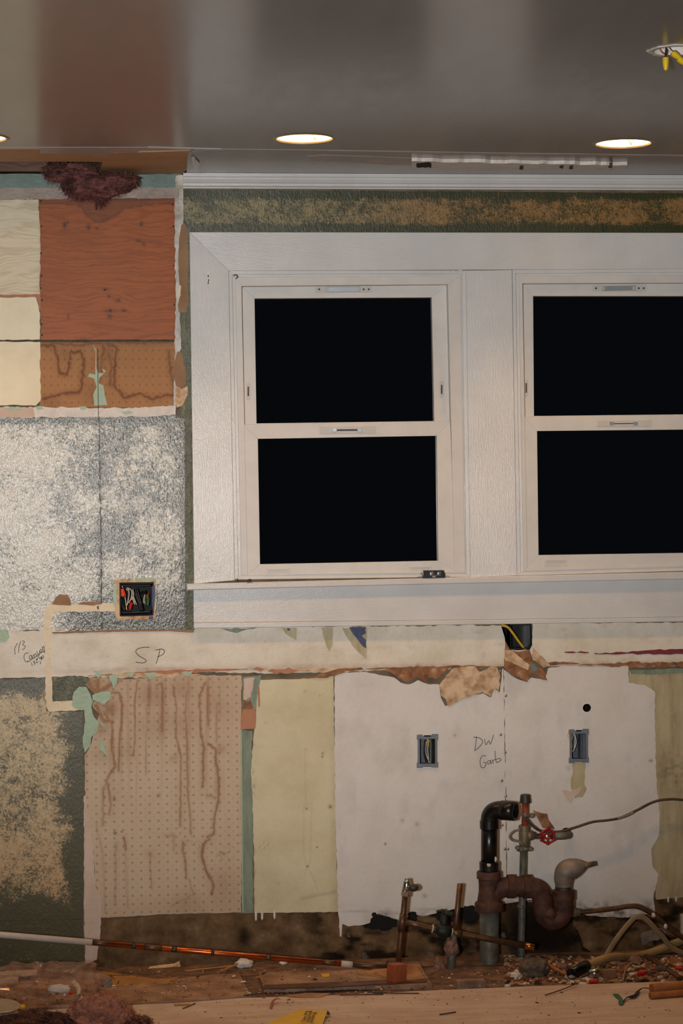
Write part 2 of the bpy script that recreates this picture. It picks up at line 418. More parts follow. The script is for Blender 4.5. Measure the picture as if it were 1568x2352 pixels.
def prism(name, poly, Yf, Yb, mat, parent=None, bev=0.0):
    """board: outline on the plane Y = Yf, straight back to Yb, front edges eased by bev"""
    p = [W(x, y, Yf) for x, y in poly]
    n = len(p)
    c = sum(p, Vector()) / n
    fr = []
    if bev:
        for i in range(n):
            a, b_, d = p[i - 1], p[i], p[(i + 1) % n]
            e1 = (b_ - a).normalized(); e2 = (d - b_).normalized()
            n1 = Vector((-e1.z, 0, e1.x)); n2 = Vector((-e2.z, 0, e2.x))
            m = (n1 + n2); m = m / max(.3, m.length_squared / 2)
            if (c - b_).dot(m) < 0: m = -m
            fr.append(b_ + m * bev)
    else: fr = p
    vs = [v.copy() for v in fr]; fs = [tuple(range(n))]
    if bev:
        vs += [Vector((v.x, Yf + bev, v.z)) for v in p]; fs += [(i, (i + 1) % n, n + (i + 1) % n, n + i) for i in range(n)]
    k = len(vs)
    vs += [Vector((v.x, Yb, v.z)) for v in p]
    q = k - n
    fs += [(q + i, q + (i + 1) % n, k + (i + 1) % n, k + i) for i in range(n)] + [tuple(range(k, k + n))[::-1]]
    return recalc(mesh_obj(name, [tuple(v) for v in vs], fs, mat, parent))

def rough(poly, amp=2.0, step=9.0, seed=0, only=None):
    r = random.Random(seed); out = []; n = len(poly)
    for i in range(n):
        a = Vector(poly[i]); b = Vector(poly[(i + 1) % n]); L = (b - a).length
        out.append(tuple(a))
        if only is not None and i not in only: continue
        k = int(L / step); nn = Vector((-(b - a).y, (b - a).x)).normalized() if L else Vector((0, 0))
        for j in range(1, k):
            out.append(tuple(a.lerp(b, (j + r.uniform(-.3, .3)) / k) + nn * r.uniform(-amp, amp)))
    return out

def patch(name, poly, Y, thick, mat, parent=None, holes=(), cell=None, attrs=None, smooth=False):
    """sheet on the wall: any outline, holes cut through, edge as thick as it is; attrs are functions of the place on the sheet"""
    pts = [Vector(p) for p in poly]; loops = [list(range(len(poly)))]; k = len(poly)
    for h in holes:
        pts += [Vector(p) for p in h]; loops.append(list(range(k, k + len(h)))); k += len(h)
    edges = []
    for l in loops: edges += [(l[i], l[(i + 1) % len(l)]) for i in range(len(l))]
    if cell:
        P = np.array(poly); x0, y0 = P.min(0); x1, y1 = P.max(0)
        gx, gy = np.meshgrid(np.arange(x0 + cell / 2, x1, cell), np.arange(y0 + cell / 2, y1, cell))
        gx[1::2] += cell / 2
        q = np.c_[gx.ravel(), gy.ravel()]
        ok = inpoly(q, poly)
        for h in holes: ok &= ~inpoly(q, h)
        pts += [Vector(p) for p in q[ok]]
    v, e, f, ov, oe, of = geometry.delaunay_2d_cdt(pts, edges, [], 4, 1e-5)
    v2 = np.array([tuple(a) for a in v]); vs = Wn(v2, Y)
    f = [tuple(t) for t in f]
    for h in holes:
        ins = inpoly(v2[np.array(f)].mean(1), h); f = [t for t, q in zip(f, ins) if not q]
    cnt = {}
    for t in f:
        for i in range(len(t)):
            a, b = t[i], t[(i + 1) % len(t)]; cnt[(a, b)] = cnt.get((a, b), 0) + 1
    be = [(a, b) for (a, b) in cnt if (b, a) not in cnt]
    n = len(vs); bk = {}; ext = []
    for a, b in be:
        for q in (a, b):
            if q not in bk:
                bk[q] = n + len(ext); ext.append((vs[q][0], Y + thick, vs[q][2]))
    fs = f + [(b, a, bk[a], bk[b]) for a, b in be]
    allv = np.vstack([vs, np.array(ext)]) if ext else vs
    at = None
    if attrs:
        idx = np.vstack([v2] + [v2[[q]] for q in bk])
        at = {kk: np.clip(fn(idx), 0, 1) for kk, fn in attrs.items()}
    o = mesh_obj(name, allv, fs, mat, parent, smooth, at)
    # face towards the room
    me = o.data
    if me.polygons and sum(p.normal.y * p.area for p in me.polygons) > 0: me.flip_normals()
    return o

def spline(pts, n=6):
    P = [Vector(p) for p in pts]
    if len(P) < 3: return P
    out = []
    for i in range(len(P) - 1):
        p0 = P[max(i - 1, 0)]; p1 = P[i]; p2 = P[i + 1]; p3 = P[min(i + 2, len(P) - 1)]
        for j in range(n):
            t = j / n; t2 = t * t; t3 = t2 * t
            out.append(.5 * ((2 * p1) + (-p0 + p2) * t + (2 * p0 - 5 * p1 + 4 * p2 - p3) * t2 + (-p0 + 3 * p1 - 3 * p2 + p3) * t3))
    out.append(P[-1]); return out
def tube(name, pts, rad, mat, parent=None, seg=14, cap=True, smooth=True, hollow=0.0, flat=1.0, flatdir=None):
    """sweep a circle along pts; rad is one number or one per point; hollow > 0 bores the last end"""
    P = [Vector(p) for p in pts]; n = len(P)
    R = [rad] * n if not hasattr(rad, '__len__') else list(rad)
    vs = []; fs = []
    t = (P[1] - P[0]).normalized()
    a = Vector((0, 0, 1)) if abs(t.z) < .9 else Vector((1, 0, 0))
    if flatdir is not None: a = Vector(flatdir)
    u = (a - t * a.dot(t)).normalized()
    for i in range(n):
        t = (P[min(i + 1, n - 1)] - P[max(i - 1, 0)]).normalized()
        u = (u - t * u.dot(t)).normalized(); v = t.cross(u)
        for k in range(seg):
            an = 2 * math.pi * k / seg
            vs.append(P[i] + (u * math.cos(an) * flat + v * math.sin(an)) * R[i])
    for i in range(n - 1):
        for k in range(seg):
            fs.append((i * seg + k, i * seg + (k + 1) % seg, (i + 1) * seg + (k + 1) % seg, (i + 1) * seg + k))
    if cap:
        fs.append(tuple(range(seg))[::-1])
        if hollow:
            last = (n - 1) * seg; tt = (P[-1] - P[-2]).normalized()
            for dz, q in ((0, hollow), (-2.2 * R[-1], hollow)):
                b = len(vs)
                for k in range(seg): vs.append(P[-1] + (vs[last + k] - P[-1]) * q + tt * dz) if dz == 0 else vs.append(P[-1] + (vs[last + k] - P[-1]) * q + tt * dz)
            b1 = n * seg; b2 = b1 + seg
            for k in range(seg):
                fs.append((last + k, last + (k + 1) % seg, b1 + (k + 1) % seg, b1 + k))
                fs.append((b1 + k, b1 + (k + 1) % seg, b2 + (k + 1) % seg, b2 + k))
            fs.append(tuple(range(b2, b2 + seg)))
        else: fs.append(tuple(range((n - 1) * seg, n * seg)))
    o = mesh_obj(name, [tuple(p) for p in vs], fs, mat, parent, smooth)
    recalc(o)
    if smooth:
        for p in o.data.polygons:
            if len(p.vertices) > 4: p.use_smooth = False
    return o
def rings(name, org, axis, prof, mat, parent=None, seg=20, smooth=True):
    """lathe: prof = [(distance along axis, radius), ...]"""
    org = Vector(org); ax = Vector(axis).normalized()
    a = Vector((0, 0, 1)) if abs(ax.z) < .9 else Vector((1, 0, 0))
    u = (a - ax * a.dot(ax)).normalized(); v = ax.cross(u)
    vs = []; fs = []
    for d, r in prof:
        for k in range(seg):
            an = 2 * math.pi * k / seg; vs.append(tuple(org + ax * d + (u * math.cos(an) + v * math.sin(an)) * max(r, 1e-5)))
    for i in range(len(prof) - 1):
        for k in range(seg): fs.append((i * seg + k, i * seg + (k + 1) % seg, (i + 1) * seg + (k + 1) % seg, (i + 1) * seg + k))
    fs.append(tuple(range(seg))[::-1]); fs.append(tuple(range((len(prof) - 1) * seg, len(prof) * seg)))
    o = recalc(mesh_obj(name, vs, fs, mat, parent, smooth))
    if smooth:
        m = bpy.data.meshes[o.data.name]; m.set_sharp_from_angle(angle=math.radians(38))
    return o
def slab3(name, top, down, mat, parent=None, smooth=False):
    """a sheet or block: any 3-D outline pushed along the vector down"""
    n = len(top); d = Vector(down)
    vs = [tuple(p) for p in top] + [tuple(Vector(p) + d) for p in top]
    fs = [tuple(range(n)), tuple(range(n, 2 * n))[::-1]] + [(i, n + i, n + (i + 1) % n, (i + 1) % n) for i in range(n)]
    return recalc(mesh_obj(name, vs, fs, mat, parent, smooth))
def blob(name, org, size, mat, parent=None, sub=4, amp=.35, freq=3.0, seed=0, smooth=True, zmin=None, shape=None, oct_=4):
    bm = bmesh.new(); bmesh.ops.create_icosphere(bm, subdivisions=sub, radius=1.0)
    from mathutils import noise as mn
    off = Vector((seed * 7.3, seed * 3.1, seed * 5.7))
    vs = []
    for v in bm.verts:
        c = v.co.normalized()
        d = 1 + amp * mn.fractal(c * freq + off, .9, 2.1, oct_)
        q = c * d
        if shape: q = shape(q)
        p = Vector((org[0] + q.x * size[0], org[1] + q.y * size[1], org[2] + q.z * size[2]))
        if zmin is not None and p.z < zmin: p.z = zmin
        vs.append(tuple(p))
    fs = [tuple(v.index for v in f.verts) for f in bm.faces]; bm.free()
    return mesh_obj(name, vs, fs, mat, parent, smooth)
def boxat(name, c, sx, sy, sz, mat, parent=None, rot=0.0, tilt=0.0, bev=.0):
    """box with its base centre at c"""
    m = Matrix.Rotation(rot, 3, 'Z') @ Matrix.Rotation(tilt, 3, 'Y')
    vs = []
    b = bev
    for z in (0, sz):
        for x, y in ((-sx / 2, -sy / 2), (sx / 2, -sy / 2), (sx / 2, sy / 2), (-sx / 2, sy / 2)):
            vs.append(tuple(Vector(c) + m @ Vector((x, y, z))))
    fs = [(3, 2, 1, 0), (4, 5, 6, 7), (0, 1, 5, 4), (1, 2, 6, 5), (2, 3, 7, 6), (3, 0, 4, 7)]
    o = mesh_obj(name, vs, fs, mat, parent)
    if bev:
        bm = bmesh.new(); bm.from_mesh(o.data)
        bmesh.ops.bevel(bm, geom=list(bm.edges), offset=bev, segments=2, affect='EDGES', profile=.7)
        bm.to_mesh(o.data); bm.free()
    return o
def strokes(name, lines, Y, width, mat, parent, label=None):
    """handwriting: ink ribbons lying on the sheet"""
    vs = []; fs = []
    for ln in lines:
        p = spline([(x, y, 0) for x, y in ln], 5)
        for i in range(len(p)):
            t = (p[min(i + 1, len(p) - 1)] - p[max(i - 1, 0)]); t.normalize()
            nn = Vector((-t.y, t.x, 0)) * width / 2
            for s in (1, -1):
                for yy in (Y, Y + .0004):
                    q = p[i] + nn * s; vs.append(tuple(W(q.x, q.y, yy)))
        b = len(vs) - 4 * len(p)
        for i in range(len(p) - 1):
            a = b + 4 * i; c = a + 4
            fs += [(a, a + 2, c + 2, c), (a + 1, c + 1, c + 3, a + 3), (a, c, c + 1, a + 1), (a + 2, a + 3, c + 3, c + 2)]
    o = mesh_obj(name, vs, fs, mat, parent)
    if label: o['label'] = label
    return o
def zoompts(ox, oy, s, pts): return [(ox + x / s, oy + y / s) for x, y in pts]

# ================================================================== the setting
CEIL = W(430, 401, 0).z
def FC(px, py): return F(px, py, CEIL)
def level_sheet(name, poly, z, up, mat, parent=None, holes=(), smooth=False):
    pts = [Vector((p[0], p[1])) for p in poly]; loops = [list(range(len(poly)))]; k = len(poly)
    for h in holes:
        pts += [Vector((p[0], p[1])) for p in h]; loops.append(list(range(k, k + len(h)))); k += len(h)
    edges = []
    for l in loops: edges += [(l[i], l[(i + 1) % len(l)]) for i in range(len(l))]
    v, e, f, *_ = geometry.delaunay_2d_cdt(pts, edges, [], 4, 1e-6)
    n = len(v); f = [tuple(t) for t in f]
    vv = np.array([tuple(a) for a in v])
    for h in holes:
        ins = inpoly(vv[np.array(f)].mean(1), [(p[0], p[1]) for p in h]); f = [t for t, q in zip(f, ins) if not q]
    vs = [(a.x, a.y, z) for a in v] + [(a.x, a.y, z + up) for a in v]
    cnt = set()
    for t in f:
        for i in range(len(t)): cnt.add((t[i], t[(i + 1) % len(t)]))
    fs = f + [tuple(n + i for i in t[::-1]) for t in f] + [(b, a, n + a, n + b) for (a, b) in cnt if (b, a) not in cnt]
    return recalc(mesh_obj(name, vs, fs, mat, parent, smooth))
def circ(c, r, n=40): return [(c[0] + r * math.cos(2 * math.pi * i / n), c[1] + r * math.sin(2 * math.pi * i / n)) for i in range(n)]
def mitred(names, outer, inner, Yf, Yb, mat, parent, bev=.0006):
    """four mitred members: top, right, bottom, left"""
    o = []
    for i in range(4):
        j = (i + 1) % 4
        m = mat if isinstance(mat, str) else mat[i % 2]
        o.append(prism(names[i % 2], [outer[i], outer[j], inner[j], inner[i]], Yf, Yb, m, parent, bev))
    return o
def inset(q, l, t=None, r=None, b=None):
    t = l if t is None else t; r = l if r is None else r; b = l if b is None else b
    return [(q[0][0] + l, q[0][1] + t), (q[1][0] - r, q[1][1] + t), (q[2][0] - r, q[2][1] - b), (q[3][0] + l, q[3][1] - b)]

# ---- ceiling
LIGHTS = [(699, 318), (1431, 329), (-52, 317)]
LC = [FC(*p) for p in LIGHTS]
XL, XR = W(-900, 1200).x, W(2500, 1200).x
seam = [FC(-900, 339), FC(0, 341), FC(340, 340), FC(500, 343), FC(780, 346), FC(1100, 351), FC(1568, 358), FC(2500, 372)]
seam2 = [(XL, seam[0].y)] + [(p.x, p.y) for p in seam[1:-1]] + [(XR, seam[-1].y)]
HOLE_J = FC(1547, 115)
ceiling = level_sheet('ceiling', [(XL, -4.4)] + [(XR, -4.4)] + seam2[::-1], CEIL, .012, 'ceiling',
                      holes=[circ(c, .079) for c in LC] + [circ(HOLE_J, .052, 24)])
tag(ceiling, 'glossy taupe painted ceiling with recessed lights', kind='structure')
nearR = [(p.x, p.y + .0015) for p in seam[3:-1]] + [(XR, seam[-1].y), (XR, .02), (FC(428, 401).x, .02), (FC(430, 360).x, FC(430, 352).y)]
level_sheet('ceiling_board', nearR, CEIL + .0006, .012, 'ceiling', ceiling)
# bare brown board where the finish tore off, with the hole over the insulation
b = [FC(-900, 345), FC(0, 344), FC(95, 344), FC(250, 353), FC(312, 352), FC(438, 348), FC(436, 372), FC(428, 392), FC(418, 404), FC(232, 404), FC(228, 398), FC(236, 374), FC(200, 373), FC(0, 373), FC(-900, 372)]
bb = [(p.x, p.y) for p in b]; bb[8] = (bb[8][0], .004); bb[9] = (bb[9][0], .004); bb[0] = (XL, bb[0][1]); bb[-1] = (XL, bb[-1][1])
r_ = random.Random(3)
level_sheet('torn_ceiling_board', bb, CEIL + .002, .012, 'brown_ceiling', ceiling)
strip = [FC(-900, 338), FC(0, 339), FC(92, 341), FC(92, 352), FC(180, 352), FC(215, 356), FC(240, 356), FC(262, 350), FC(312, 350), FC(318, 346), FC(440, 344), FC(440, 339), FC(340, 338)]
level_sheet('skim_strip', [(p.x, p.y) for p in strip], CEIL - .0007, .0016, 'smear', ceiling)
w1 = [FC(340, 336.5), FC(508, 341), FC(508, 343.5), FC(340, 339.5)]
level_sheet('white_tape', [(p.x, p.y) for p in w1], CEIL - .0012, .001, 'trim_h', ceiling)
rdg = [FC(500, 341.5), FC(790, 345), FC(1100, 350), FC(1568, 356), FC(2000, 364), FC(2000, 367), FC(1568, 360), FC(1100, 353.5), FC(790, 347.5), FC(500, 343.5)]
level_sheet('joint_tape', [(p.x, p.y) for p in rdg], CEIL - .0009, .0012, 'smear', ceiling)
sm = [FC(706, 358), FC(740, 356), FC(850, 359), FC(960, 364), FC(1010, 368), FC(960, 378), FC(900, 379), FC(800, 372), FC(712, 370)]
level_sheet('skim_smear', [(p.x, p.y) for p in sm], CEIL - .0003, .001, 'smear', ceiling)
rr = random.Random(5)
def band_px(x0, x1, ytop, ybot, step=14, amp=2.0, seed=1):
    r = random.Random(seed); n = int((x1 - x0) / step)
    t = [(x0 + (x1 - x0) * i / n, ytop(i / n) + r.uniform(-amp, amp)) for i in range(n + 1)]
    bt = [(x0 + (x1 - x0) * i / n, ybot(i / n) + r.uniform(-amp, amp)) for i in range(n + 1)]
    return t + bt[::-1]
sc = band_px(945, 1440, lambda t: 363 + 9 * t, lambda t: 379 + 2 * t, 12, 1.3, 4)
level_sheet('plaster_scar', [(FC(*p).x, FC(*p).y) for p in sc], CEIL - .010, .0104, 'white_chip', ceiling)
dk = band_px(956, 990, lambda t: 366, lambda t: 376, 6, 1.5, 6)
level_sheet('scar_hole', [(FC(*p).x, FC(*p).y) for p in dk], CEIL - .0112, .010, 'dark', ceiling)
for x, l in ((1196, 8), (1288, 5), (1310, 7), (1400, 4)):
    q = [FC(x - 2, 372), FC(x + 6, 370 + l * .3), FC(x + 4, 374 + l), FC(x - 4, 372 + l)]
    level_sheet('scar_crack', [(p.x, p.y) for p in q], CEIL - .0114, .010, 'gap_dark', ceiling)
for k, pl in enumerate(([(440, 360), (446, 358), (452, 384), (446, 398)], [(448, 362), (458, 372), (459, 396), (453, 394)])):
    q = [FC(*p) for p in pl]
    level_sheet('peeling_tape', [(p.x, p.y) for p in q], CEIL - .002 - .001 * k, .001, 'trim_h', ceiling)

# attic space over the hole
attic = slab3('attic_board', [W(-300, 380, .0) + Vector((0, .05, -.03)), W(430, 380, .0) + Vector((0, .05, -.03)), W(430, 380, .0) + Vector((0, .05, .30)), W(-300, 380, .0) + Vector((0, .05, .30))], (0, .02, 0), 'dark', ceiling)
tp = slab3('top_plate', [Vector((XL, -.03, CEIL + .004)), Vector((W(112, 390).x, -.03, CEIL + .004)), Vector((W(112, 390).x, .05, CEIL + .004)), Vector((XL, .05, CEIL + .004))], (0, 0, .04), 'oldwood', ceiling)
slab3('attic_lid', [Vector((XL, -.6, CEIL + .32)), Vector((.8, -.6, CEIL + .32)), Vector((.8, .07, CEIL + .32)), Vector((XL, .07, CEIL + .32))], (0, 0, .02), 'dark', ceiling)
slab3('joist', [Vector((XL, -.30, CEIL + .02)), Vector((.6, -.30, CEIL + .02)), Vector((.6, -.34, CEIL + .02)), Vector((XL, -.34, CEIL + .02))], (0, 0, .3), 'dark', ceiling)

# ---- wall with its openings
WIN1 = [(525, 622), (1069, 621), (1080, 1325), (539, 1331)]
WIN2 = [(1176, 620), (1718, 616), (1729, 1307), (1187, 1322)]
BOXL = [(274, 1338), (353, 1337), (352, 1414), (275, 1416)]
BOXM = [(960, 1690), (1003, 1690), (1003, 1761), (959, 1761)]
BOXR = [(1309, 1678), (1349, 1678), (1349, 1750), (1309, 1750)]
HOLB = [(1150, 1432), (1220, 1432), (1222, 1480), (1216, 1492), (1172, 1494), (1160, 1472)]
def pcirc(x, y, r, n=18): return [(x + r * math.cos(2 * math.pi * i / n), y + r * math.sin(2 * math.pi * i / n)) for i in range(n)]
HOLR = pcirc(1347.5, 1626, 9.5)
HOLP = pcirc(1300, 1913, 12)
wall = patch('wall_back', [(-900, 398), (2500, 412), (2500, 2160), (-900, 2262)], .004, .010, 'base_gap',
             holes=[WIN1, WIN2, BOXL, BOXM, BOXR, HOLB, HOLR, HOLP])
tag(wall, 'half stripped kitchen wall with layers of paint, paper and plaster', kind='structure')
for px, py, wd, ht in ((1190, 1462, 76, 70), (1347, 1626, 26, 26), (1300, 1913, 30, 30)):
    m = .00135
    c = W(px, py, .014)
    a, h = wd * m / 2, ht * m / 2
    vs = [(c.x + sx * a, y, c.z + sz * h) for y in (.0141, .10) for sx, sz in ((-1, -1), (1, -1), (1, 1), (-1, 1))]
    mesh_obj('wall_cavity', vs, [(4, 5, 6, 7), (0, 1, 5, 4), (1, 2, 6, 5), (2, 3, 7, 6), (3, 0, 4, 7)], 'dark', wall)

def wp(name, poly, mat, Y=0.0, th=.004, amp=2.0, step=9, seed=1, holes=(), cell=None, attrs=None, label=None, only=None, parent=None):
    o = patch(name, rough(poly, amp, step, seed, only) if amp else poly, Y, th, mat, parent or wall, holes, cell, attrs)
    if label: o['label'] = label
    return o
def smoothstep(a, b, x):
    t = np.clip((x - a) / (b - a), 0, 1); return t * t * (3 - 2 * t)
def spots(P, lst):
    s = np.zeros(len(P))
    for x, y, r, k in lst:
        d = np.hypot(P[:, 0] - x, P[:, 1] - y); s = np.maximum(s, k * np.exp(-(d / r) ** 2))
    return s

# upper left: bands under the ceiling
wp('teal_band', [(-420, 398), (418, 400), (414, 431), (-420, 434)], 'teal', -.0005, .0045, .8, 14, 2)
wp('white_band', [(-420, 432), (412, 431), (410, 455), (-420, 462)], 'grey_band', -.0012, .005, 1.2, 10, 3, cell=8)
wp('corner_paint', [(404, 404), (423, 402), (421, 440), (424, 520), (416, 525), (420, 700), (412, 712), (416, 800), (410, 812), (403, 935), (399, 935), (403, 700), (401, 455)], 'corner', -.001, .005, 1.6, 9, 4)
# plywood
KN = zoompts(0, 300, 2.8, [(415, 605), (432, 592), (890, 708), (925, 730), (908, 600), (700, 1160), (795, 1158), (680, 1020), (700, 1065), (762, 1090), (705, 1195), (570, 620), (622, 628), (440, 1195)])
RS = [(5, 9), (4, 4), (7, 3), (4, 4), (4, 6), (11, 3), (6, 4), (7, 3), (4, 4), (5, 5), (6, 6), (5, 7), (4, 3), (2, 6)]
WET = zoompts(0, 300, 2.8, [(250, 445), (1120, 440), (1120, 470), (960, 480), (800, 505), (760, 540), (690, 580), (640, 597), (590, 580), (540, 540), (520, 490), (400, 475), (250, 470)])
def ply_dark(P):
    s = np.zeros(len(P))
    for (x, y), (rx, ry) in zip(KN, RS):
        s = np.maximum(s, .8 * np.exp(-(((P[:, 0] - x) / rx) ** 2 + ((P[:, 1] - y) / ry) ** 2)) * (.5 + fbm(P[:, 0] / 3, P[:, 1] / 3)))
    ins = inpoly(P, WET); d = segdist(P, WET + WET[:1])
    s = np.maximum(s, np.where(ins, .30 + .35 * np.exp(-d / 2.5), 0))
    edge = np.minimum.reduce([P[:, 0] - 88, 403 - P[:, 0], P[:, 1] - 455])
    s = np.maximum(s, .55 * np.exp(-np.maximum(edge, 0) / 3.0) * fbm(P[:, 0] / 7, P[:, 1] / 3))
    s += .22 * smoothstep(700, 470, P[:, 1]) * fbm(P[:, 0] / 60, P[:, 1] / 40)
    s += .5 * np.maximum(0, fbm(P[:, 0] / 30 + 9, P[:, 1] / 3.5) - .62) * 2
    return s
PLY = [(89, 455), (402, 454), (403, 780), (94, 781)]
wp('plywood_panel', PLY, 'ply', 0, .004, 1.0, 12, 5, cell=3.2, attrs={'dark': ply_dark}, label='bare orange brown plywood panel')
for x, y in ((95, 520), (94, 582), (95, 634), (93, 662), (96, 690), (95, 745), (96, 770), (398, 520), (399, 610), (400, 700), (396, 470), (93, 462), (240, 666), (253, 713)):
    c_ = W(x, y, 0); rings('nail_head', c_ + Vector((0, .001, 0)), (.3, -1, .1), [(0, .003), (.002, .003), (.003, .0015)], 'nailhead', wall, 8)
zero = lambda P: np.zeros(len(P))
def pale_dark(P):
    return .5 * np.exp(-np.maximum(94 - P[:, 0], 0) / 2.5) * fbm(P[:, 0] / 4, P[:, 1] / 9) + .25 * smoothstep(560, 470, P[:, 1]) * fbm(P[:, 0] / 20, P[:, 1] / 12)
wp('plywood_panel', [(-420, 464), (88, 458), (93, 560), (91, 676), (-420, 679)], 'ply_pale', -.0002, .004, 1.2, 10, 6, cell=6, attrs={'dark': pale_dark}, label='cream limewashed plywood panel')
wp('bare_joint', [(-420, 676), (93, 673), (100, 690), (92, 715), (86, 690), (-420, 687)], 'orange_patch', .0005, .004, 1.0, 8, 7)
wp('cream_panel', [(-420, 687), (82, 683), (92, 720), (91, 780), (-420, 782)], 'cream_lit', -.0004, .004, 1.2, 9, 8, cell=10, attrs={'dark': zero})
wp('cream_panel', [(-420, 785), (92, 785), (93, 920), (82, 932), (40, 930), (-420, 934)], 'cream_lit', -.0006, .004, 1.2, 9, 9, cell=10, attrs={'dark': zero})
prism('dark_joint', [(-420, 780.5), (404, 780), (404, 784), (-420, 785)], .001, .004, 'gap_dark', wall)
ST1 = [zoompts(0, 300, 2.8, l) for l in (
    [(265, 1385), (350, 1385), (372, 1480), (385, 1560), (430, 1572), (445, 1500), (460, 1425), (520, 1420), (545, 1480), (525, 1600), (515, 1680), (400, 1692), (275, 1728)],
    [(700, 1370), (750, 1400), (735, 1560), (742, 1650), (780, 1692), (800, 1722), (900, 1690), (980, 1722), (1120, 1700)],
    [(665, 1380), (650, 1550), (640, 1620)], [(690, 1370), (712, 1500), (710, 1640)], [(1085, 1420), (1100, 1560), (1120, 1690)], [(265, 1360), (500, 1380), (640, 1370), (1100, 1362)])]
def st_brown(P):
    q = P + np.c_[fbm(P[:, 0] / 9, P[:, 1] / 9) - .5, fbm(P[:, 0] / 9 + 40, P[:, 1] / 9) - .5] * 10
    s = np.zeros(len(P))
    for i, l in enumerate(ST1):
        d = segdist(q, l); s = np.maximum(s, (.85 if i < 2 else .5) * np.exp(-(d / 2.6) ** 2) + .35 * np.exp(-(d / 8) ** 2))
    blob_ = zoompts(0, 300, 2.8, [(420, 1440), (640, 1500), (600, 1690), (330, 1760), (700, 1440)])
    for (x, y) in blob_: s = np.maximum(s, .45 * np.exp(-(((q[:, 0] - x) / 22) ** 2 + ((q[:, 1] - y) / 24) ** 2)))
    return s * (.6 + .6 * fbm(P[:, 0] / 12, P[:, 1] / 12))
wp('wallpaper_sheet', [(92, 787), (402, 786), (401, 860), (403, 934), (300, 936), (92, 936)], 'paper_brown', -.0003, .004, 1.2, 9, 10, cell=2.6, attrs={'stain': st_brown, 'mould': zero}, label='water stained brown patterned wallpaper')
wp('mint_chip', zoompts(0, 300, 2.8, [(598, 1370), (618, 1410), (620, 1530), (632, 1560), (668, 1560), (655, 1530), (680, 1545), (660, 1570), (640, 1590), (635, 1625), (665, 1640), (672, 1700), (690, 1765), (608, 1770), (598, 1700), (622, 1650), (605, 1595), (565, 1582), (575, 1562), (612, 1570), (615, 1420)]), 'mint', -.0012, .001, .6, 6, 11)
prism('board_crack', [(223.5, 800), (225, 800), (226.5, 957), (225, 957)], -.0015, 0, 'gap_dark', wall)
wp('chipped_strip', [(-420, 938), (90, 934), (240, 938), (404, 933), (403, 953), (330, 957), (-420, 962)], 'white_chip', -.0012, .005, 2.2, 7, 12)
wp('pink_strip', [(-420, 934), (75, 936), (80, 958), (-420, 962)], 'pinkish', -.0016, .002, 1.5, 7, 13)
for i, (x, y, rx) in enumerate(((30, 938, 26), (90, 937, 10), (190, 937, 10), (292, 948, 13))):
    wp('mint_chip', [(x - rx, y - 3), (x + rx * .6, y - 4), (x + rx, y + 2), (x - rx * .3, y + 5)], 'mint', -.0019, .001, 1.2, 6, 14 + i)
# olive glaze beside the casing, with bare spots
wp('olive_strip', [(421, 434), (436, 434), (436, 540), (440, 960), (446, 1340), (447, 1446), (425, 1446), (424, 960), (402, 960), (414, 935), (424, 860), (412, 790), (411, 640), (420, 520)], 'olive', -.0006, .0046, 1.2, 9, 20)
wp('bare_spot', zoompts(0, 300, 2.8, [(1165, 605), (1190, 598), (1205, 640), (1210, 800), (1205, 1000), (1218, 1080), (1195, 1168), (1150, 1168), (1142, 1120), (1160, 1060), (1152, 980), (1145, 860), (1150, 700)]), 'brown_paper', -.0018, .002, .8, 8, 21)
wp('bare_spot', zoompts(0, 300, 2.8, [(1140, 1420), (1165, 1425), (1180, 1480), (1195, 1580), (1195, 1630), (1165, 1660), (1130, 1640), (1115, 1560), (1122, 1480)]), 'brown_paper', -.0018, .002, .8, 8, 22)
wp('cream_chip', zoompts(0, 300, 2.8, [(1135, 1640), (1165, 1662), (1205, 1640), (1205, 1700), (1170, 1770), (1135, 1780), (1128, 1700)]), 'tan_paper', -.0016, .002, .8, 8, 23)
wp('cream_chip', zoompts(0, 300, 2.8, [(1150, 990), (1165, 1000), (1160, 1060), (1140, 1120), (1138, 1050)]), 'channel', -.0021, .001, .6, 6, 24)

# big pale sponged panels either side of the joint
def cov_silver(P):
    c = .50 + .34 * (fbm(P[:, 0] / 70, P[:, 1] / 50) - .5) * 2 - .35 * np.exp(-np.abs(P[:, 0] - 230) / 6) * (fbm(P[:, 0] / 8, P[:, 1] / 20) * 1.4)
    c -= .38 * smoothstep(1330, 1430, P[:, 1]) * smoothstep(90, 200, P[:, 0])
    c -= .35 * smoothstep(405, 432, P[:, 0]) + .4 * smoothstep(985, 962, P[:, 1])
    c += .22 * smoothstep(240, 60, P[:, 0])
    return c
CH = [(262, 1385), (262, 1403), (126, 1406), (121, 1450)]
wp('glazed_panel', [(-420, 962), (226, 956), (230, 1200), (233, 1447), (-420, 1450)], 'sponge_silver', -.0004, .0044, 1.6, 10, 30, cell=9, attrs={'cover': cov_silver}, label='pale sponge glazed board with bright sheen')
wp('glazed_panel', [(228, 956), (404, 953), (424, 962), (428, 1200), (430, 1446), (235, 1447), (232, 1200)], 'sponge_silver', -.0002, .0042, 1.4, 10, 31, holes=[BOXL], cell=7, attrs={'cover': cov_silver}, label='pale sponge glazed board around the wiring box')
